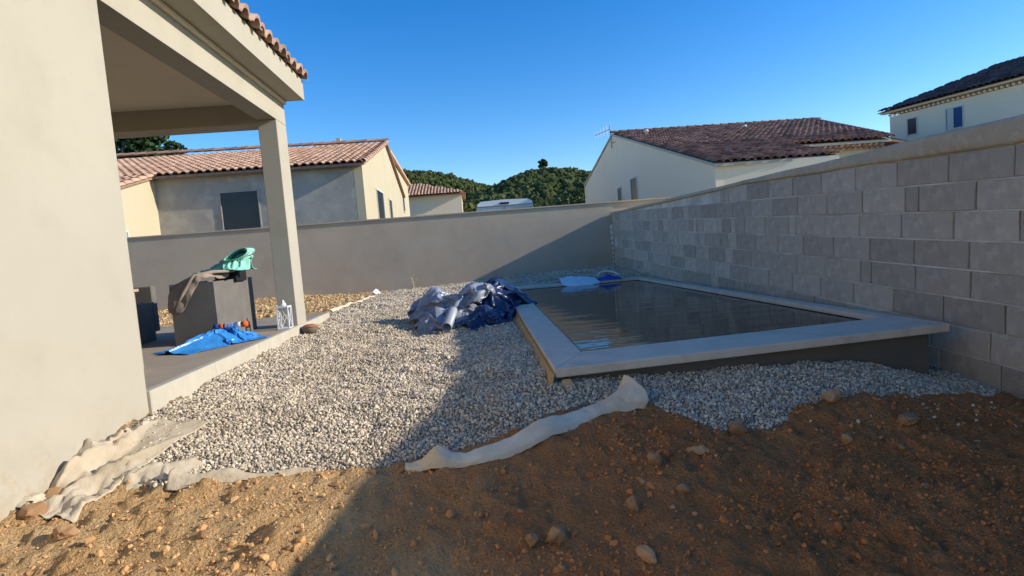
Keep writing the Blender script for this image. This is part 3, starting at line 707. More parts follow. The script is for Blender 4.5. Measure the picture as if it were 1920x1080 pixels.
ff = [(i*n+k, i*n+(k+1) % n, i*n+n+(k+1) % n, i*n+n+k) for i in range(3) for k in range(n)]
pp.add(vv, ff); po = pp.build('plastic_pipe', M_PIPE, None, True); tag(po, 'grey plastic pipe poking out of the crumpled pool cover', 'pipe')

# geotextile strips -----------------------------------------------------
def sheet(name, rows, m, label, sub=9, noise_amp=.008, thick=.004, cat='geotextile', fold=0., fs=2.2):
    """rows: list of stations, each a list of points across the strip; splined both ways"""
    P = np.array(rows, float)
    def spl(Q, k):
        n_ = len(Q); t_ = np.linspace(0, n_-1, (n_-1)*k+1); out = []
        for s_ in t_:
            i = min(int(s_), n_-2); u = s_-i; p0 = Q[max(i-1, 0)]; p1 = Q[i]; p2 = Q[i+1]; p3 = Q[min(i+2, n_-1)]
            out.append(.5*((2*p1)+(-p0+p2)*u+(2*p0-5*p1+4*p2-p3)*u*u+(-p0+3*p1-3*p2+p3)*u**3))
        return np.array(out)
    P = spl(P, sub); P = spl(P.transpose(1, 0, 2), sub).transpose(1, 0, 2)
    P[..., 2] += noise_amp*fbm(P[..., 0]*7, P[..., 1]*7, 3, 81)+noise_amp*.8*(tri(P[..., 0]*3+P[..., 1]*1.7)-.5)
    P[..., 1] += noise_amp*fbm(P[..., 0]*6, P[..., 2]*9, 2, 83)
    if fold:
        cr = crumple(P[..., 0]*fs, P[..., 1]*fs+P[..., 2]*fs, len(label))-.5; c2 = crumple(P[..., 0]*fs+4, P[..., 1]*fs+P[..., 2]*fs, len(label)+3)-.5
        P[..., 2] += fold*cr; P[..., 1] += fold*.7*c2
    a_, b_ = P.shape[:2]; idx_ = np.arange(a_*b_).reshape(a_, b_)
    f_ = np.stack([idx_[:-1, :-1], idx_[1:, :-1], idx_[1:, 1:], idx_[:-1, 1:]], -1).reshape(-1, 4)
    o_ = link_mesh(name, np_mesh(name, P.reshape(-1, 3), f_, True), m)
    md = o_.modifiers.new('solid', 'SOLIDIFY'); md.thickness = thick; md.offset = 0
    return tag(o_, label, cat)
lowp = [(-.42, 2.86), (-.33, 2.83), (-.24, 2.80), (-.15, 2.80), (-.05, 2.80), (.12, 2.84), (.33, 2.93), (.54, 3.08), (.69, 3.17), (.82, 3.21), (.95, 3.23)]
hh = [.006, .022, .075, .042, .036, .046, .05, .042, .036, .08, .16]
wd = [.03, .04, .055, .05, .06, .08, .085, .08, .07, .09, .12]
rows = []
for i, ((x, y), h, w_) in enumerate(zip(lowp, hh, wd)):
    g0 = float(H(np.array(x), np.array(y)))+.004; nx_, ny_ = -.25, .97
    if i == 10: rows.append([(x, y-.01, g0-.01), (x+.02, y-.02, g0+.045), (x+.015, y+.02, g0+.095), (x-.03, y+.07, g0+.14), (x-.08, y+.11, g0+.17)])
    else: rows.append([(x, y-.035, g0-.012), (x+nx_*w_*.15, y+ny_*w_*.08-.03, g0+h*.45), (x+nx_*w_*.4, y+ny_*w_*.4-.01, g0+h*.85), (x+nx_*w_*.8, y+ny_*w_*.8, g0+h), (x+nx_*w_*1.2, y+ny_*w_*1.3, g0+h*.7)])
sheet('geotextile_strip', rows, M_GEO, 'rolled white geotextile edge between gravel and dirt, flared at its right end', sub=10, noise_amp=.006, fold=.020, fs=3.6)
gz_ = lambda x, y, d=0: (x, y, float(H(np.array(x), np.array(y)))+d)
p = drape(56, 36, .98, .42, (.95, .88), seed=31, core=lumps((.0, .10, .42, .08, .10, .05), (-.12, -.06, .32, .07, -.3, .03)), bend=.6, lift=.015, steps=110)
o_ = cloth_object('geotextile_sheet', p, M_GEO_SUN, None, (-1.95, 3.07), 1.38, H, thick=.003, cr=(.02, 1.2, 3))
tag(o_, 'wrinkled beige geotextile bunched up against the foot of the house wall', 'geotextile')
p = drape(40, 22, .50, .24, (.9, .8), seed=33, core=lumps((0, .02, .24, .07, .1, .022)), bend=.6, lift=.01, steps=100)
p[..., 2] -= .03*np.clip((np.abs(p[..., 0])/.21)**4+(np.abs(p[..., 1])/.1)**4, 0, 1.2)          # its rim is buried in the stones
o_ = cloth_object('geotextile_flap', p, M_GEO_SUN, None, (-1.64, 2.93), .35, H, thick=.003, cr=(.012, 2.2, 4)); tag(o_, 'short tongue of beige geotextile reaching onto the sunlit gravel', 'geotextile')
sheet('geotextile_hem', [[gz_(-1.56+.13*k, 2.77+.02*k, -.01), gz_(-1.56+.13*k, 2.82+.015*k, .03-.004*k), gz_(-1.56+.13*k, 2.87+.008*k-.012*(k % 2), .028-.005*k)] for k in range(7)], M_GEO_SUN,
      'dusty hem of geotextile along the sunlit gravel edge', noise_amp=.012, fold=.03, fs=4)
sheet('geotextile_border', [[gz_(-2.38+.02*k, 9.2+.6*k, .0), gz_(-2.32+.02*k, 9.2+.6*k, .05), gz_(-2.27+.02*k, 9.22+.6*k, .03)] for k in range(7)], M_GEO,
      'thin white geotextile border showing between rubble and gravel behind the column', noise_amp=.02)
sheet('white_rag', [[(-2.26, 12.5, -.82), (-2.2, 12.5, -.74), (-2.13, 12.52, -.8)], [(-2.2, 12.6, -.8), (-2.14, 12.6, -.68), (-2.07, 12.62, -.78)], [(-2.15, 12.7, -.82), (-2.1, 12.72, -.74), (-2.04, 12.72, -.82)]], M_WHITE,
      'small white rag lying at the gravel edge near the back wall', cat='rag')

# things at the far end of the pool
sheet('white_sheet', [[(1.76, 10.70, -.82), (1.70, 10.80, -.765), (1.72, 11.05, -.74), (1.74, 11.3, -.70)], [(1.95, 10.62, -.86), (1.95, 10.78, -.755), (1.97, 11.05, -.72), (1.98, 11.3, -.69)],
                      [(2.2, 10.62, -.86), (2.2, 10.78, -.76), (2.22, 11.05, -.73), (2.22, 11.32, -.71)], [(2.42, 10.66, -.84), (2.42, 10.8, -.77), (2.4, 11.05, -.75), (2.38, 11.28, -.74)]],
      M_WHITE, 'white sheet folded over the far edge of the pool', cat='sheet', noise_amp=.02, fold=.05)
p = drape(30, 30, .6, .5, (.7, .7), seed=12, core=lumps((0, 0, .18, .14, 0, .07)), bend=.45, lift=.02)
hb = cloth_object('blue_bag', p, M_BLUEL, None, (2.66, 11.0), 0, None, ZP); tag(hb, 'dark blue plastic bag on the far pool edge next to the white sheet', 'bag')
hp = MB(); hp.tube([(2.48, 11.1, -.70), (2.56, 11.25, -.65), (2.7, 11.3, -.63), (2.84, 11.22, -.66), (2.9, 11.05, -.72)], .018, 8)
tag(hp.build('white_hose', M_WHITE, None, True), 'short curved white hose end above the blue bag at the far pool edge', 'hose')

# ------------------------------------------------------------------ things on the terrace
TZ = -.742
box = empty('planter_box', (-2.86, 6.5, TZ)); tag(box, 'tall anthracite planter box standing on the terrace', 'planter')
X0, X1, Y0, Y1, ZT = -3.10, -2.66, 6.02, 7.05, -.11
MB().box((X0, Y0, TZ), (X1, Y0+.02, ZT)).build('side_panel', M_PLANT, box)
MB().box((X0, Y1-.02, TZ), (X1, Y1, ZT)).build('side_panel', M_PLANT, box)
MB().box((X0, Y0+.021, TZ), (X0+.02, Y1-.021, ZT)).build('side_panel', M_PLANT, box)
MB().box((X1-.02, Y0+.021, TZ), (X1, Y1-.021, ZT)).build('side_panel', M_PLANT, box)
MB().box((X0+.021, Y0+.021, ZT-.06), (X1-.021, Y1-.021, ZT-.03)).build('top_panel', M_PLANT, box)
crate = MB().box((-2.86, 6.52, ZT-.029), (-2.62, 6.80, ZT+.115), bev=.006).build('small_crate', M_BLACK); tag(crate, 'small black crate on the planter box under the green net', 'crate')
sheet('folded_cover', [[(-3.12, 5.99, -.42), (-3.10, 6.0, -.22), (-3.0, 6.08, -.075), (-2.9, 6.35, -.055), (-2.84, 6.6, -.06)],
                       [(-2.98, 5.965, -.40), (-2.95, 5.98, -.18), (-2.88, 6.05, -.05), (-2.80, 6.3, -.02), (-2.72, 6.5, -.03)],
                       [(-2.88, 5.97, -.26), (-2.84, 5.98, -.12), (-2.78, 6.05, -.04), (-2.72, 6.25, -.03), (-2.64, 6.42, -.05)],
                       [(-2.78, 6.0, -.105), (-2.75, 6.01, -.08), (-2.70, 6.08, -.07), (-2.66, 6.2, -.07), (-2.62, 6.3, -.09)]], M_TAUPE,
      'taupe furniture cover folded over the planter box and hanging down its front', cat='cover', noise_amp=.02, fold=.05, fs=3)
st = MB(); st.tube([(-3.05, 5.95, -.38), (-2.93, 5.95, -.2), (-2.84, 6.02, -.035), (-2.7, 6.15, -.01), (-2.55, 6.3, -.02)], [.012, .018, .022, .02, .012], 7)
tag(st.build('fabric_strap', M_TAUPE, None, True), 'twisted taupe strap lying across the folded cover on the planter', 'strap')
# green net: a flattened rolled strip, seen as a loop
net = empty('green_net', (-2.62, 6.4, 0)); tag(net, 'rolled mint green net with dark slits on top of the planter box', 'net')
def strip(path, wv, m, name, par, th=.006):
    path = [Vector(p) for p in path]; wv = Vector(wv); mb = MB(); v_ = []; f_ = []
    for p in path: v_ += [p, p+wv]
    for i in range(len(path)-1): f_.append((2*i, 2*i+1, 2*i+3, 2*i+2))
    mb.add(v_, f_); o_ = mb.build(name, m, par, True); md = o_.modifiers.new('solid', 'SOLIDIFY'); md.thickness = th; return o_
def loop(cx, cz, a_, b_, tilt, y, n=26, open_=.0):
    out = []
    for k in range(n+1):
        q = open_+2*math.pi*(1-open_/math.pi)*k/n; x, z = a_*math.cos(q), b_*math.sin(q)*(.55+.45*math.cos(q*.5)**2)
        out.append((cx+x*math.cos(tilt)-z*math.sin(tilt), y+.02*math.sin(q), cz+x*math.sin(tilt)+z*math.cos(tilt)))
    return out
p = drape(40, 34, .72, .56, (.68, .66), seed=44, core=lumps((.03, 0, .24, .16, .1, .13), (.12, .02, .12, .12, .0, .19)), bend=.5, lift=.02, steps=90)
p[..., 2] += .22*(p[..., 0]+.05)*(p[..., 2] > .03)                # leans up to the right
cloth_object('net_heap', p, M_GREEN, net, (-2.66, 6.42), .0, None, ZT+.085, smooth=True, thick=.005, cr=(.03, 2.5, 9))
strip(loop(-2.52, .15, .14, .06, .35, 6.30), (.02, .16, 0), M_GREEN, 'net_layer', net)
strip(loop(-2.50, .15, .10, .035, .35, 6.31), (.02, .13, 0), M_GREEND, 'net_layer', net)
cd = MB(); cd.tube([(-2.52, 6.33, .06), (-2.44, 6.33, .12), (-2.40, 6.33, .14), (-2.36, 6.34, .165)], .008, 6); cd.build('cord', M_WHITE, net, True)

p = drape(56, 40, 1.05, .66, (.84, .62), seed=9, core=lumps((0, 0, .44, .17, 0, .115), (.2, .02, .2, .14, 0, .13)), bend=.45, lift=.02)
bag = cloth_object('blue_sack', p, M_BLUE, None, (-2.60, 5.80), 1.02, None, TZ, smooth=False, cr=(.022, 2, 5))
tag(bag, 'bright blue plastic sack lying on the terrace in front of the planter', 'sack')
ct = empty('sealant_tube', (-2.49, 5.90, -.6)); tag(ct, 'orange, white and blue cartridge lying on the blue sack', 'cartridge')
def cyl(a_, b_, r, m, name):
    MB().tube([Vector((-2.66, 5.93, -.575)).lerp(Vector((-2.32, 5.90, -.562)), a_), Vector((-2.66, 5.93, -.575)).lerp(Vector((-2.32, 5.90, -.562)), b_)], r, 14).build(name, m, ct, True)
cyl(0, .16, .027, M_BLUEL, 'tube_end'); cyl(.16, .30, .028, M_ORANGE, 'label_band'); cyl(.30, .66, .0275, M_BLUEL, 'label_band'); cyl(.66, .84, .028, M_WHITE, 'label_band'); cyl(.84, 1, .029, M_ORANGE, 'tube_cap')
for k in range(6): cyl(.36+.045*k, .375+.045*k, .0281, M_WHITE, 'label_stripe')

ln = empty('lantern', (-2.215, 6.72, TZ)); tag(ln, 'small white lantern with crossed bars standing at the foot of the column', 'lantern')
lx, ly, hw, lh = -2.215, 6.72, .062, .25
MB().box((lx-hw-.008, ly-hw-.008, TZ), (lx+hw+.008, ly+hw+.008, TZ+.02), bev=.003).build('base', M_WHITE, ln)
MB().box((lx-hw-.008, ly-hw-.008, TZ+lh), (lx+hw+.008, ly+hw+.008, TZ+lh+.02), bev=.003).build('top', M_WHITE, ln)
for sx in (-1, 1):
    for sy in (-1, 1): MB().box((lx+sx*hw-.007, ly+sy*hw-.007, TZ+.021), (lx+sx*hw+.007, ly+sy*hw+.007, TZ+lh-.001)).build('post', M_WHITE, ln)
for f_ in ((1, 0), (0, -1), (-1, 0), (0, 1)):
    for s_ in (-1, 1):
        a_ = Vector((lx+f_[0]*hw-f_[1]*s_*hw*.85, ly+f_[1]*hw+f_[0]*s_*hw*.85, TZ+.025)); b_ = Vector((lx+f_[0]*hw+f_[1]*s_*hw*.85, ly+f_[1]*hw-f_[0]*s_*hw*.85, TZ+lh-.005))
        MB().tube([a_, b_], .004, 5).build('cross_bar', M_WHITE, ln)
MB().lathe([(.03, 0), (.034, .02), (.016, .045), (.014, .065), (.006, .07)], (lx, ly, TZ+lh+.021), 12).build('finial', M_WHITE, ln, True)

bowl = empty('clay_bowl', (-1.99, 6.9, -.84)); tag(bowl, 'round clay pot with a red lid on the gravel beside the kerb', 'pot')
z_ = float(H(np.array(-1.99), np.array(6.9)))-.0
MB().lathe([(.05, .0), (.08, .025), (.09, .06), (.082, .085)], (-1.99, 6.9, z_), 20).build('body', M_OLIVE, bowl, True)
MB().lathe([(.086, .086), (.085, .10), (.05, .115), (.01, .12)], (-1.99, 6.9, z_), 20).build('lid', M_TERRA, bowl, True)

cb = empty('grey_cabinet', (-2.95, 4.55, TZ)); tag(cb, 'flat grey panel cabinet just behind the house wall edge on the terrace', 'cabinet')
MB().box((-3.3, 4.42, TZ), (-2.66, 4.66, -.12), bev=.008).build('carcass', M_TERR, cb)
MB().box((-3.32, 4.40, -.119), (-2.64, 4.68, -.095), bev=.004).build('top', M_TERR, cb)
MB().lathe([(.04, 0), (.075, .03), (.085, .06), (.08, .065)], (-2.80, 4.55, -.094), 18).build('dish', M_WHITE, cb, True)
sf = empty('garden_armchair', (-4.0, 6.4, TZ)); tag(sf, 'dark grey garden armchair whose arm panel shows beside the house wall', 'armchair')
MB().box((-3.74, 6.0, TZ), (-3.66, 6.72, -.30), bev=.008).build('arm', M_PLANT, sf)
MB().box((-4.6, 6.02, TZ+.12), (-3.742, 6.72, -.48), bev=.01).build('seat', M_PLANT, sf)
MB().box((-4.6, 6.725, TZ+.1), (-3.66, 6.82, -.12), bev=.01).build('backrest', M_PLANT, sf)
MB().box((-4.68, 6.0, TZ), (-4.602, 6.72, -.30), bev=.008).build('arm', M_PLANT, sf)

# dry weed by the back wall
wd_ = empty('dry_weed', (-1.43, 13.75, -.84)); tag(wd_, 'single dry straw coloured weed in front of the back wall', 'weed')
for k in range(7):
    q = random.uniform(0, 6.28); h = random.uniform(.15, .36); s_ = random.uniform(.02, .09)
    MB().tube([(-1.43, 13.75, -.86), (-1.43+s_*.3*math.cos(q), 13.75+s_*.3*math.sin(q), -.86+h*.6), (-1.43+s_*math.cos(q), 13.75+s_*math.sin(q), -.86+h)], [.006, .005, .003], 5).build('stalk', M_STRAW, wd_)
    MB().lathe([(.003, 0), (.013, .012), (.003, .035)], (-1.43+s_*math.cos(q), 13.75+s_*math.sin(q), -.86+h), 6).build('seed_head', M_STRAW, wd_)

# ------------------------------------------------------------------ neighbouring houses
def wall_panel(root, pts, thick, m, name='wall'):
    mb = MB(); mb.prism(pts, thick); return mb.build(name, m, root)
def window(root, c, hw, hh, nrm, m=M_DARKW, frame=M_FRAME, fr=.05):
    """framed window set into a wall: c centre on the wall face, nrm outward unit vector (axis aligned or not)"""
    nrm = Vector(nrm).normalized(); u = Vector((0, 0, 1)).cross(nrm).normalized(); c = Vector(c)
    Mx = Matrix(((u.x, nrm.x, 0, c.x), (u.y, nrm.y, 0, c.y), (u.z, nrm.z, 1, c.z), (0, 0, 0, 1)))
    pane = MB().box((-hw, -.03, -hh), (hw, .004, hh), Mx).build('window', m, root)
    for (a_, b_) in (((-hw-fr, -.03, hh), (hw+fr, .03, hh+fr)), ((-hw-fr, -.03, -hh-fr), (hw+fr, .05, -hh)), ((-hw-fr, -.03, -hh), (-hw, .03, hh)), ((hw, -.03, -hh), (hw+fr, .03, hh))):
        MB().box(a_, b_, Mx).build('frame', frame, pane)
    return pane

# house behind the back wall on the left
LH = empty('tiled_house', (-6, 20, -1)); tag(LH, 'low house with pink clay roof, raw grey front and sunlit cream gable', 'house')
EY, EZ, RY, RZ, GX = 17.3, 2.93, 22.83, 4.50, -3.0
sl = (RZ-EZ)/(RY-EY)
gp = [(GX, EY, -1), (GX, 27.4, -1), (GX, 27.4, 2.93), (GX, RY, RZ-.06), (GX, EY, EZ-.05)]
wall_panel(LH, gp, (-.25, 0, 0), M_REND2, 'gable_wall')
MB().box((-13, EY+.002, -1), (GX-.252, EY+.25, EZ-.06)).build('front_wall', M_GREYR, LH)
WXL = -8.95
wall_panel(LH, [(WXL, 14.45, -1), (WXL, EY, -1), (WXL, EY, EZ-.08), (WXL, 14.45, EZ-.08-sl*(EY-14.45))], (-.25, 0, 0), M_REND2, 'wing_wall')
MB().box((-13.5, 14.4, -1), (WXL-.252, 14.65, EZ-.1-sl*2.85)).build('wing_front', M_REND2, LH)
window(LH, (-6.62, EY+.002, 1.70), .53, .54, (0, -1, 0), frame=M_GREYR, fr=.03)
window(LH, (GX, 20.3, 1.55), .72, .75, (1, 0, 0)); window(LH, (GX, 22.85, 1.45), .36, .78, (1, 0, 0))
window(LH, (WXL, 15.2, 1.0), .45, .18, (1, 0, 0), M_VANG)
rb_ = MB(); rb_.prism([(GX+.12, EY-.28, EZ-.045-sl*.28), (GX+.12, RY, RZ-.02), (GX+.12, 27.7, EZ-.11), (GX+.12, 27.7, EZ-.17), (GX+.12, RY, RZ-.1), (GX+.12, EY-.28, EZ-.115-sl*.28)], (-14, 0, 0)); rb_.build('roof_deck', M_TILEH, LH)
rb_ = MB(); rb_.prism([(WXL+.1, 14.2, EZ-.05-sl*3.1), (WXL+.1, EY-.285, EZ-.05-sl*.285), (WXL+.1, EY-.285, EZ-.12-sl*.285), (WXL+.1, 14.2, EZ-.12-sl*3.1)], (-8, 0, 0)); rb_.build('roof_deck', M_TILEH, LH)
tw, tl = .225, .36
tile_roof(LH, (GX+.14, EY-.32, EZ-.03-sl*.32), (-1, 0, 0), (0, 1, sl), 62, 16, tw, tl, .075, M_TILE, seed=4, jit=.008)
tile_roof(LH, (WXL+.13, 14.15, EZ-.03-sl*3.15), (-1, 0, 0), (0, 1, sl), 26, 8, tw, tl, .075, M_TILE, seed=5, jit=.008)
ridge_caps(LH, (GX+.16, RY, RZ+.03), (-14, RY, RZ+.12), .12, .4, M_TILE)
ridge_caps(LH, (GX+.10, EY-.3, EZ-.03-sl*.3), (GX+.10, RY, RZ), .1, .36, M_TILE)
ridge_caps(LH, (WXL+.08, 14.15, EZ-.03-sl*3.15), (WXL+.08, EY-.3, EZ-.03-sl*.3), .1, .36, M_TILE)

# second gable behind it
LG = empty('gabled_house', (-5, 31, -1)); tag(LG, 'narrow sunlit cream gable rising just behind the pink roofed house', 'house')
wall_panel(LG, [(-3.42, 26.9, -1), (-3.42, 34.6, -1), (-3.42, 34.6, 4.15), (-3.42, 26.9, 4.72)], (-5, 0, 0), M_REND2, 'gable_wall')
rb_ = MB(); rb_.prism([(-3.25, 26.6, 4.78), (-3.25, 34.9, 4.17), (-3.25, 34.9, 4.29), (-3.25, 26.6, 4.90)], (-6, 0, 0)); rb_.build('roof', M_TILE, LG)
window(LG, (-3.42, 31.5, 2.9), .4, .5, (1, 0, 0))
SR = empty('distant_roof', (-7.15, 34, -1)); tag(SR, 'small pointed clay roof with a finial just above the pink ridge', 'house')
MB().box((-9, 33, -1), (-5.3, 36, 6.4)).build('wall', M_REND2, SR)
mb = MB(); mb.add([(-9.3, 32.7, 6.35), (-5.0, 32.7, 6.35), (-5.0, 36.3, 6.35), (-9.3, 36.3, 6.35), (-7.15, 34.4, 7.0)], [(0, 1, 4), (1, 2, 4), (2, 3, 4), (3, 0, 4), (3, 2, 1, 0)]); mb.build('roof', M_TILE, SR)
MB().box((-7.27, 34.28, 6.9), (-7.03, 34.52, 7.15)).build('chimney', M_REND2, SR)

# small house in the middle
CH_ = empty('small_house', (-2.3, 42, -1)); tag(CH_, 'small beige house with brown tiled hip roof between the sunlit gable and the van', 'house')
MB().box((-6.5, 40, -1), (-.30, 46, 4.02)).build('wall', M_REND3, CH_)
mb = MB(); mb.add([(-6.9, 39.6, 4.0), (0.0, 39.6, 4.0), (0.0, 46.4, 4.0), (-6.9, 46.4, 4.0), (-4.6, 43, 5.15), (-3.4, 43, 5.15)], [(0, 1, 5, 4), (1, 2, 5), (2, 3, 4, 5), (3, 0, 4), (3, 2, 1, 0)]); mb.build('roof_deck', M_TILED, CH_)
tile_roof(CH_, (.05, 39.55, 4.03), (-1, 0, 0), (0, 1, .338), 31, 9, .225, .4, .07, M_TILE, seed=6, keep=lambda p: p.x < 0.05-(p.y-39.6)*1.0, limit=0)

# house on the right, gable in shade
RH = empty('gabled_neighbour_house', (9, 20, -1)); tag(RH, 'shaded cream gable house with dark brown tiled roof behind the block wall', 'house')
GX2 = 7.0; AY, AZ, PY_, PZ, BY, BZ = 15.55, 1.90, 26.2, 4.86, 32.8, 3.30
wall_panel(RH, [(GX2, AY, -1), (GX2, BY, -1), (GX2, BY, BZ-.03), (GX2, PY_, PZ-.05), (GX2, AY, AZ-.05)][::-1], (.25, 0, 0), M_REND3, 'gable_wall')
wall_panel(RH, [(GX2+.252, AY+.002, -1), (10.45, AY-.2, -1), (10.45, AY-.2, AZ-.06), (GX2+.252, AY+.002, AZ-.06)], (0, .25, 0), M_REND3, 'front_wall')
MB().box((GX2-.03, BY, -1), (16.5, BY+.25, 3.2)).build('rear_wall', M_REND3, RH)
window(RH, (GX2, 25.55, 1.55), .30, .72, (-1, 0, 0)); window(RH, (GX2, 23.3, 1.65), .42, .78, (-1, 0, 0))
s2 = (PZ-AZ)/(PY_-AY)
rb_ = MB(); rb_.prism([(GX2-.06, AY-.12, AZ-.04), (GX2-.06, PY_, PZ-.01), (GX2-.06, BY+.2, BZ-.0), (GX2-.06, BY+.2, BZ-.09), (GX2-.06, PY_, PZ-.09), (GX2-.06, AY-.12, AZ-.12)], (3.62, 0, 0)); rb_.build('roof_deck', M_KERB, RH)
CY = 18.25; zc = AZ+(CY-AY)*s2
mb = MB(); q0 = [(10.56, CY, zc-.045), (14.35, CY, zc-.045), (16.6, PY_, PZ-.012), (10.56, PY_, PZ-.012)]
mb.add(q0+[(x, y, z-.08) for x, y, z in q0], [(0, 1, 2, 3), (7, 6, 5, 4), (0, 4, 5, 1), (1, 5, 6, 2), (2, 6, 7, 3), (3, 7, 4, 0)]); mb.build('roof_deck', M_KERB, RH)
mb = MB(); q0 = [(14.35, CY, zc-.047), (19, 20, 2.2), (19, 30, 2.2), (16.6, PY_, PZ-.014)]
mb.add(q0+[(x, y, z-.08) for x, y, z in q0], [(0, 1, 2, 3), (7, 6, 5, 4), (0, 4, 5, 1), (1, 5, 6, 2), (2, 6, 7, 3), (3, 7, 4, 0)]); mb.build('hip_deck', M_TILED, RH)
tile_roof(RH, (17.1, AY-.14, AZ-.03), (-1, 0, 0), (0, 1, s2), 44, 31, .23, .36, .085, M_TILED, seed=8, limit=300, jit=.02, keep=lambda p: p.x > GX2-.1 and (p.x < 10.6 or p.y > CY+.05) and p.x < 14.3+.26*(p.y-CY))
ridge_caps(RH, (GX2-.08, PY_, PZ+.03), (17, PY_, PZ+.03), .12, .4, M_TILED)
for (x, y, z) in ((7.87, 24.0, 4.22), (12.4, 24.4, 4.22)):
    v_ = MB(); v_.lathe([(.07, -.3), (.07, .22), (.1, .22), (.1, .29), (.02, .31)], (x, y, z), 12); v_.build('vent_pipe', M_WHITE, RH, True)
# the right half of the front stands back under a corbelled eave
MB().box((10.5, CY+.25, -1), (14.2, CY+.5, zc-.13)).build('upper_wall', M_REND2, RH)
MB().prism([(10.5, 15.4, -1), (10.5, CY+.25, -1), (10.5, CY+.25, zc-.1), (10.5, 15.4, AZ-.12)], (.05, 0, 0)).build('verge_wall', M_REND3, RH)
gen = MB()
for k in range(18):
    x = 10.65+k*.2
    for lv in (0, 1): gen.tube([(x+lv*.1, CY+.02+.1*lv, zc-.16-.1*lv), (x+lv*.1, CY+.26, zc-.16-.1*lv)], .05, 8)
gen.build('corbel_tiles', M_TILEH, RH)
ridge_caps(RH, (16.6, PY_, PZ+.03), (14.35, CY, zc+.02), .12, .4, M_TILED)
an = empty('tv_antenna', (6.9, 26.4, 4.3)); tag(an, 'television antenna with short crossbars on the peak of the shaded gable', 'antenna')
MB().tube([(6.95, 26.3, 4.2), (6.93, 26.35, 5.35)], .02, 6).build('mast', M_METAL, an)
MB().tube([(6.93, 26.35, 5.1), (6.55, 27.8, 5.12)], .014, 6).build('boom', M_METAL, an)
MB().tube([(6.95, 26.3, 4.45), (7.0, 25.7, 4.4)], .016, 6).build('bracket', M_METAL, an)
for k in range(6):
    t_ = k/5; p = Vector((6.93, 26.35, 5.1)).lerp(Vector((6.55, 27.8, 5.12)), t_)
    MB().tube([p+Vector((0, 0, -.26+.12*t_)), p+Vector((0, 0, .26-.12*t_))], .012, 5).build('element', M_METAL, an)

# two storey house at the right edge
TW = empty('two_storey_house', (22, 23, -1)); tag(TW, 'white two storey house with slate brown roof at the right edge above the block wall', 'house')
A2 = Vector((20.3, 25.9, 0)); B2 = Vector((22.35, 18.6, 0)); dd = (B2-A2).normalized(); nn = Vector((dd.y, -dd.x, 0)); nn = nn if nn.x < 0 else -nn; L2 = (B2-A2).length; EZ2 = 4.72
q = lambda t_, o_, z: tuple(A2+dd*t_-nn*o_+Vector((0, 0, z)))
wall_panel(TW, [q(0, 0, -1), q(L2, 0, -1), q(L2, 0, EZ2), q(0, 0, EZ2)], -nn*.3, M_REND3, 'wall')
wall_panel(TW, [q(0, .302, -1), q(0, 6, -1), q(0, 6, EZ2), q(0, .302, EZ2)], dd*.3, M_REND3, 'end_wall')
for t_, z, hw, hh in ((1.05, 4.05, .2, .35), (2.85, 4.0, .32, .42)):
    p = A2+dd*t_+Vector((0, 0, z)); wn_ = window(TW, p, hw, hh, nn, M_DARKW)
    if hw > .3:
        sh = MB(); u = dd; Mx = Matrix(((u.x, nn.x, 0, p.x), (u.y, nn.y, 0, p.y), (0, 0, 1, p.z), (0, 0, 0, 1)))
        sh.box((.02, .006, -hh), (hw*.95, .03, hh), Mx); sh.build('shutter', M_BLUESH, TW)
        sh = MB(); sh.box((-hw*.9, .006, -hh), (-.03, .03, hh), Mx); sh.build('shutter', M_FRAME, TW)
mb = MB(); z0 = EZ2+.22
v_ = [q(-.35, -.4, z0), q(L2+.5, -.4, z0), q(L2+.5, 6.5, z0), q(-.35, 6.5, z0), q(3.0, 3.0, z0+1.35), q(L2-1, 3.0, z0+1.45)]
mb.add(v_, [(0, 1, 5, 4), (1, 2, 5), (2, 3, 4, 5), (3, 0, 4), (3, 2, 1, 0)]); mb.build('roof_deck', M_TILEB, TW)
tile_roof(TW, q(L2+.5, -.43, z0+.03), tuple(-dd), tuple(-nn*3.4+Vector((0, 0, 1.37))), 38, 9, .225, .4, .075, M_TILEB, seed=10, limit=0,
          keep=lambda p: (Vector(p)-A2).dot(dd) > -.35+((Vector(p)-A2).dot(-nn)+.4)*.98)
gen = MB()
for k in range(38):
    p = A2+dd*(.05+k*.2)+nn*.1
    gen.tube([p+Vector((0, 0, EZ2+.06)), p-nn*.12+Vector((0, 0, EZ2+.06))], .05, 8)
gen.build('corbel_tiles', M_REND3, TW)
MB().prism([q(-.25, -.30, EZ2+.15), q(L2+.4, -.30, EZ2+.15), q(L2+.4, 0, EZ2+.15), q(-.25, 0, EZ2+.15)], (0, 0, .07)).build('cornice', M_REND3, TW)
MB().tube([q(5.6, -.06, 0), q(5.6, -.06, EZ2-.1)], .05, 8).build('downpipe', M_WHITE, TW)

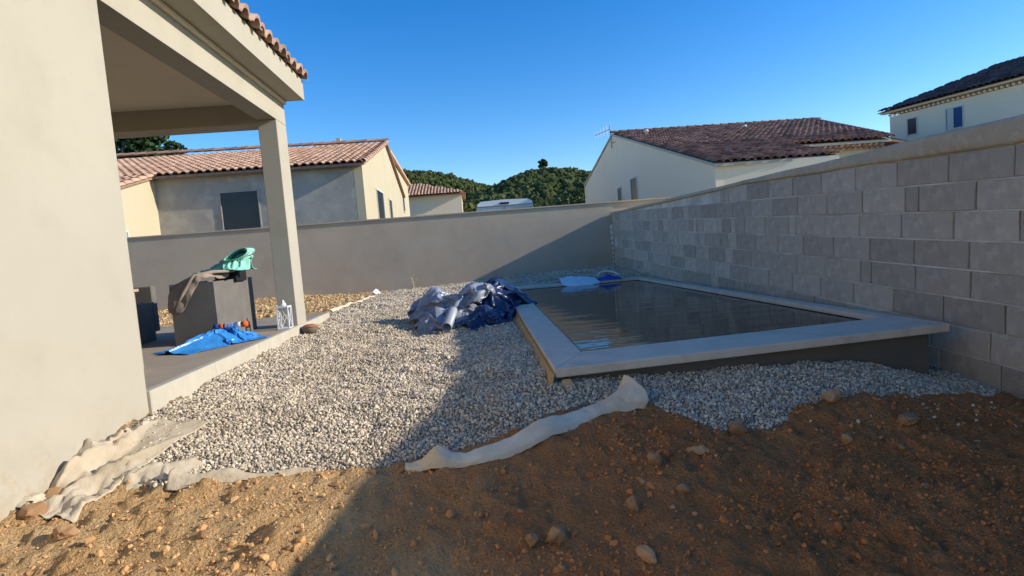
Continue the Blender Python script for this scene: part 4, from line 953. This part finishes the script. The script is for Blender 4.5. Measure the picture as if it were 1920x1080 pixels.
# white camper behind the back wall
VN = empty('camper_van', (1.5, 24, -1)); tag(VN, 'white camper van whose roof shows above the garden wall in the middle', 'camper van')
vx0, vx1, vy0, vz = .36, 2.60, 22.0, 1.86
body = [(vx0, vy0, -.55), (vx1, vy0, -.55), (vx1, vy0, 1.45), (vx1-.06, vy0, vz-.12), (vx1-.22, vy0, vz-.03), ((vx0+vx1)/2, vy0, vz), (vx0+.22, vy0, vz-.03), (vx0+.06, vy0, vz-.12), (vx0, vy0, 1.45)]
MB().prism(body[::-1], (0, 5.6, 0)).build('body', M_VAN, VN)
MB().box((vx0+.2, vy0-.03, .75), (vx1-.2, vy0-.002, 1.55), bev=.01).build('rear_window', M_VANG, VN)
MB().box((vx0+.02, vy0-.05, 1.60), (vx1-.02, vy0-.002, 1.64)).build('gutter', M_METAL, VN)
MB().box(((vx0+vx1)/2-.015, vy0-.05, .5), ((vx0+vx1)/2+.015, vy0-.031, 1.6)).build('seam', M_METAL, VN)
MB().box(((vx0+vx1)/2-.2, vy0-.04, 1.68), ((vx0+vx1)/2+.16, vy0-.002, 1.75)).build('brake_light', M_BLACK, VN)
for x in (vx0+.06, vx1-.14): MB().box((x, vy0-.04, 1.2), (x+.08, vy0-.002, 1.55)).build('marker_light', M_PIPE, VN)
MB().box((vx0+.05, vy0-.12, -.6), (vx1-.05, vy0-.002, -.35), bev=.02).build('bumper', M_PIPE, VN)
for x in (vx0+.02, vx1-.24):
    for y in (vy0+1.1, vy0+4.6):
        wh = MB().tube([(x, y, -.66), (x+.22, y, -.66)], .34, 18).build('wheel', M_BLACK, VN); MB().tube([(x-.005, y, -.66), (x+.225, y, -.66)], .19, 14).build('rim', M_METAL, wh)

# ------------------------------------------------------------------ trees
def tree(name, base, h, cw, chh, m, label, seed, nleaf=2600, leaf=.16, clumps=26, trunk_r=.16, group=None, squash=1.):
    r_ = np.random.default_rng(seed); base = Vector(base); root = empty(name, base); tag(root, label, 'tree', group)
    tr = MB(); cz = h-chh*.5
    tr.tube([base+Vector((0, 0, -.3)), base+Vector((.1, 0, h*.35)), base+Vector((-.05, .05, h*.62)), base+Vector((.05, 0, h*.85))], [trunk_r, trunk_r*.75, trunk_r*.5, trunk_r*.2], 8)
    cc = []
    for k in range(clumps):
        d_ = r_.normal(size=3); d_ /= np.linalg.norm(d_); rr = r_.uniform(.35, .98)
        c_ = np.array([d_[0]*cw*.5*rr, d_[1]*cw*.5*rr, d_[2]*chh*.5*rr*squash]); cc.append((c_, r_.uniform(.13, .26)*cw))
    for c_, s_ in cc[:10]:
        st_ = base+Vector((0, 0, h*r_.uniform(.35, .7))); en_ = base+Vector((c_[0], c_[1], cz+c_[2]))
        tr.tube([st_, st_.lerp(en_, .5)+Vector((0, 0, .1*h*.2)), en_], [trunk_r*.4, trunk_r*.25, trunk_r*.08], 6)
    tr.build('trunk', M_BARK, root)
    which = r_.integers(0, clumps, nleaf); C_ = np.array([cc[i][0] for i in which]); S_ = np.array([cc[i][1] for i in which])
    d_ = r_.normal(size=(nleaf, 3)); d_ /= np.linalg.norm(d_, axis=1)[:, None]
    P = C_+d_*(S_*r_.uniform(.45, 1., nleaf)**.6)[:, None]*np.array([1, 1, .75]); P[:, 2] += cz
    qd = np.array([(-1, -.6, 0), (1, -.6, 0), (1, .6, .3), (-1, .6, .3)])*leaf*.5
    V_ = np.einsum('nij,kj->nki', rand_rot(nleaf), qd)*r_.uniform(.6, 1.4, (nleaf, 1, 1))+P[:, None]
    f_ = np.arange(nleaf*4).reshape(-1, 4)
    link_mesh('crown', np_mesh('crown', V_.reshape(-1, 3), f_), m, root)
tree('pine_tree', (-20.9, 40, -1), 11.2, 4.6, 4.6, M_LEAF, 'dark evergreen tree rising behind the pink roof on the left', 1, 5200, .26, 24, .22)
hz_ = lambda x, y: float(hill_h(np.array(float(x)), np.array(float(y))))
tree('umbrella_pine', (41.2, 301, hz_(41.2, 301)-.3), 7.6, 6.4, 4.2, M_LEAF, 'lone round headed tree on the hilltop', 2, 2600, .5, 20, .3)
spots = [(0.3, 46, 4.6, 3.4, 'round bush like tree at the right end of the small beige house', M_LEAF2), (8.2, 78, 8.0, 5.4, 'dark tree just above the left part of the camper roof', M_LEAF),
         (14.6, 84, 8.6, 5.8, 'olive green tree rising over the right end of the camper', M_LEAF2), (18.4, 86, 9.8, 6.0, 'tall dark tree left of the shaded gable', M_LEAF),
         (4.2, 82, 7.6, 5.4, 'olive tree between the small beige house and the camper', M_LEAF2), (19.4, 78, 8.0, 5.2, 'dark tree touching the left corner of the shaded gable', M_LEAF)]
for i, (x, y, h, cw, lab, m) in enumerate(spots):
    tree('garden_tree', (x, y, -1), h, cw, h*.8, m, lab, 20+i, 4200, .34, 30, .2, 'trees at the foot of the hill')

# wood on the hill: one mass of crowns
x, y = jgrid(-120, 210, 100, 470, 2.2)
k = (rng.random(x.size) < .82) & (hill_h(x, y) > -.4) & (np.abs(x-40-.0) < 40+.42*y)
front = (x > -.22*y-18) & (x < .36*y+14); k &= front
x, y = x[k], y[k]
slope_ok = (hill_h(x, y+6) > hill_h(x, y)-4.0); x, y = x[slope_ok], y[slope_ok]
if len(x) > 12500:
    s_ = rng.permutation(len(x))[:12500]; x, y = x[s_], y[s_]
r = rng.uniform(.7, 1.9, x.size)
z = hill_h(x, y)+r*.8
v, f = scatter(np.stack([x, y, z], -1), np.stack([r, r, r*rng.uniform(.8, 1.35, x.size)], -1), ICO2, .17, False)
tag(link_mesh('wood', np_mesh('wood', v, f, False), M_FOREST), 'dense green wood covering the hill on the horizon', 'wood', kind='stuff')
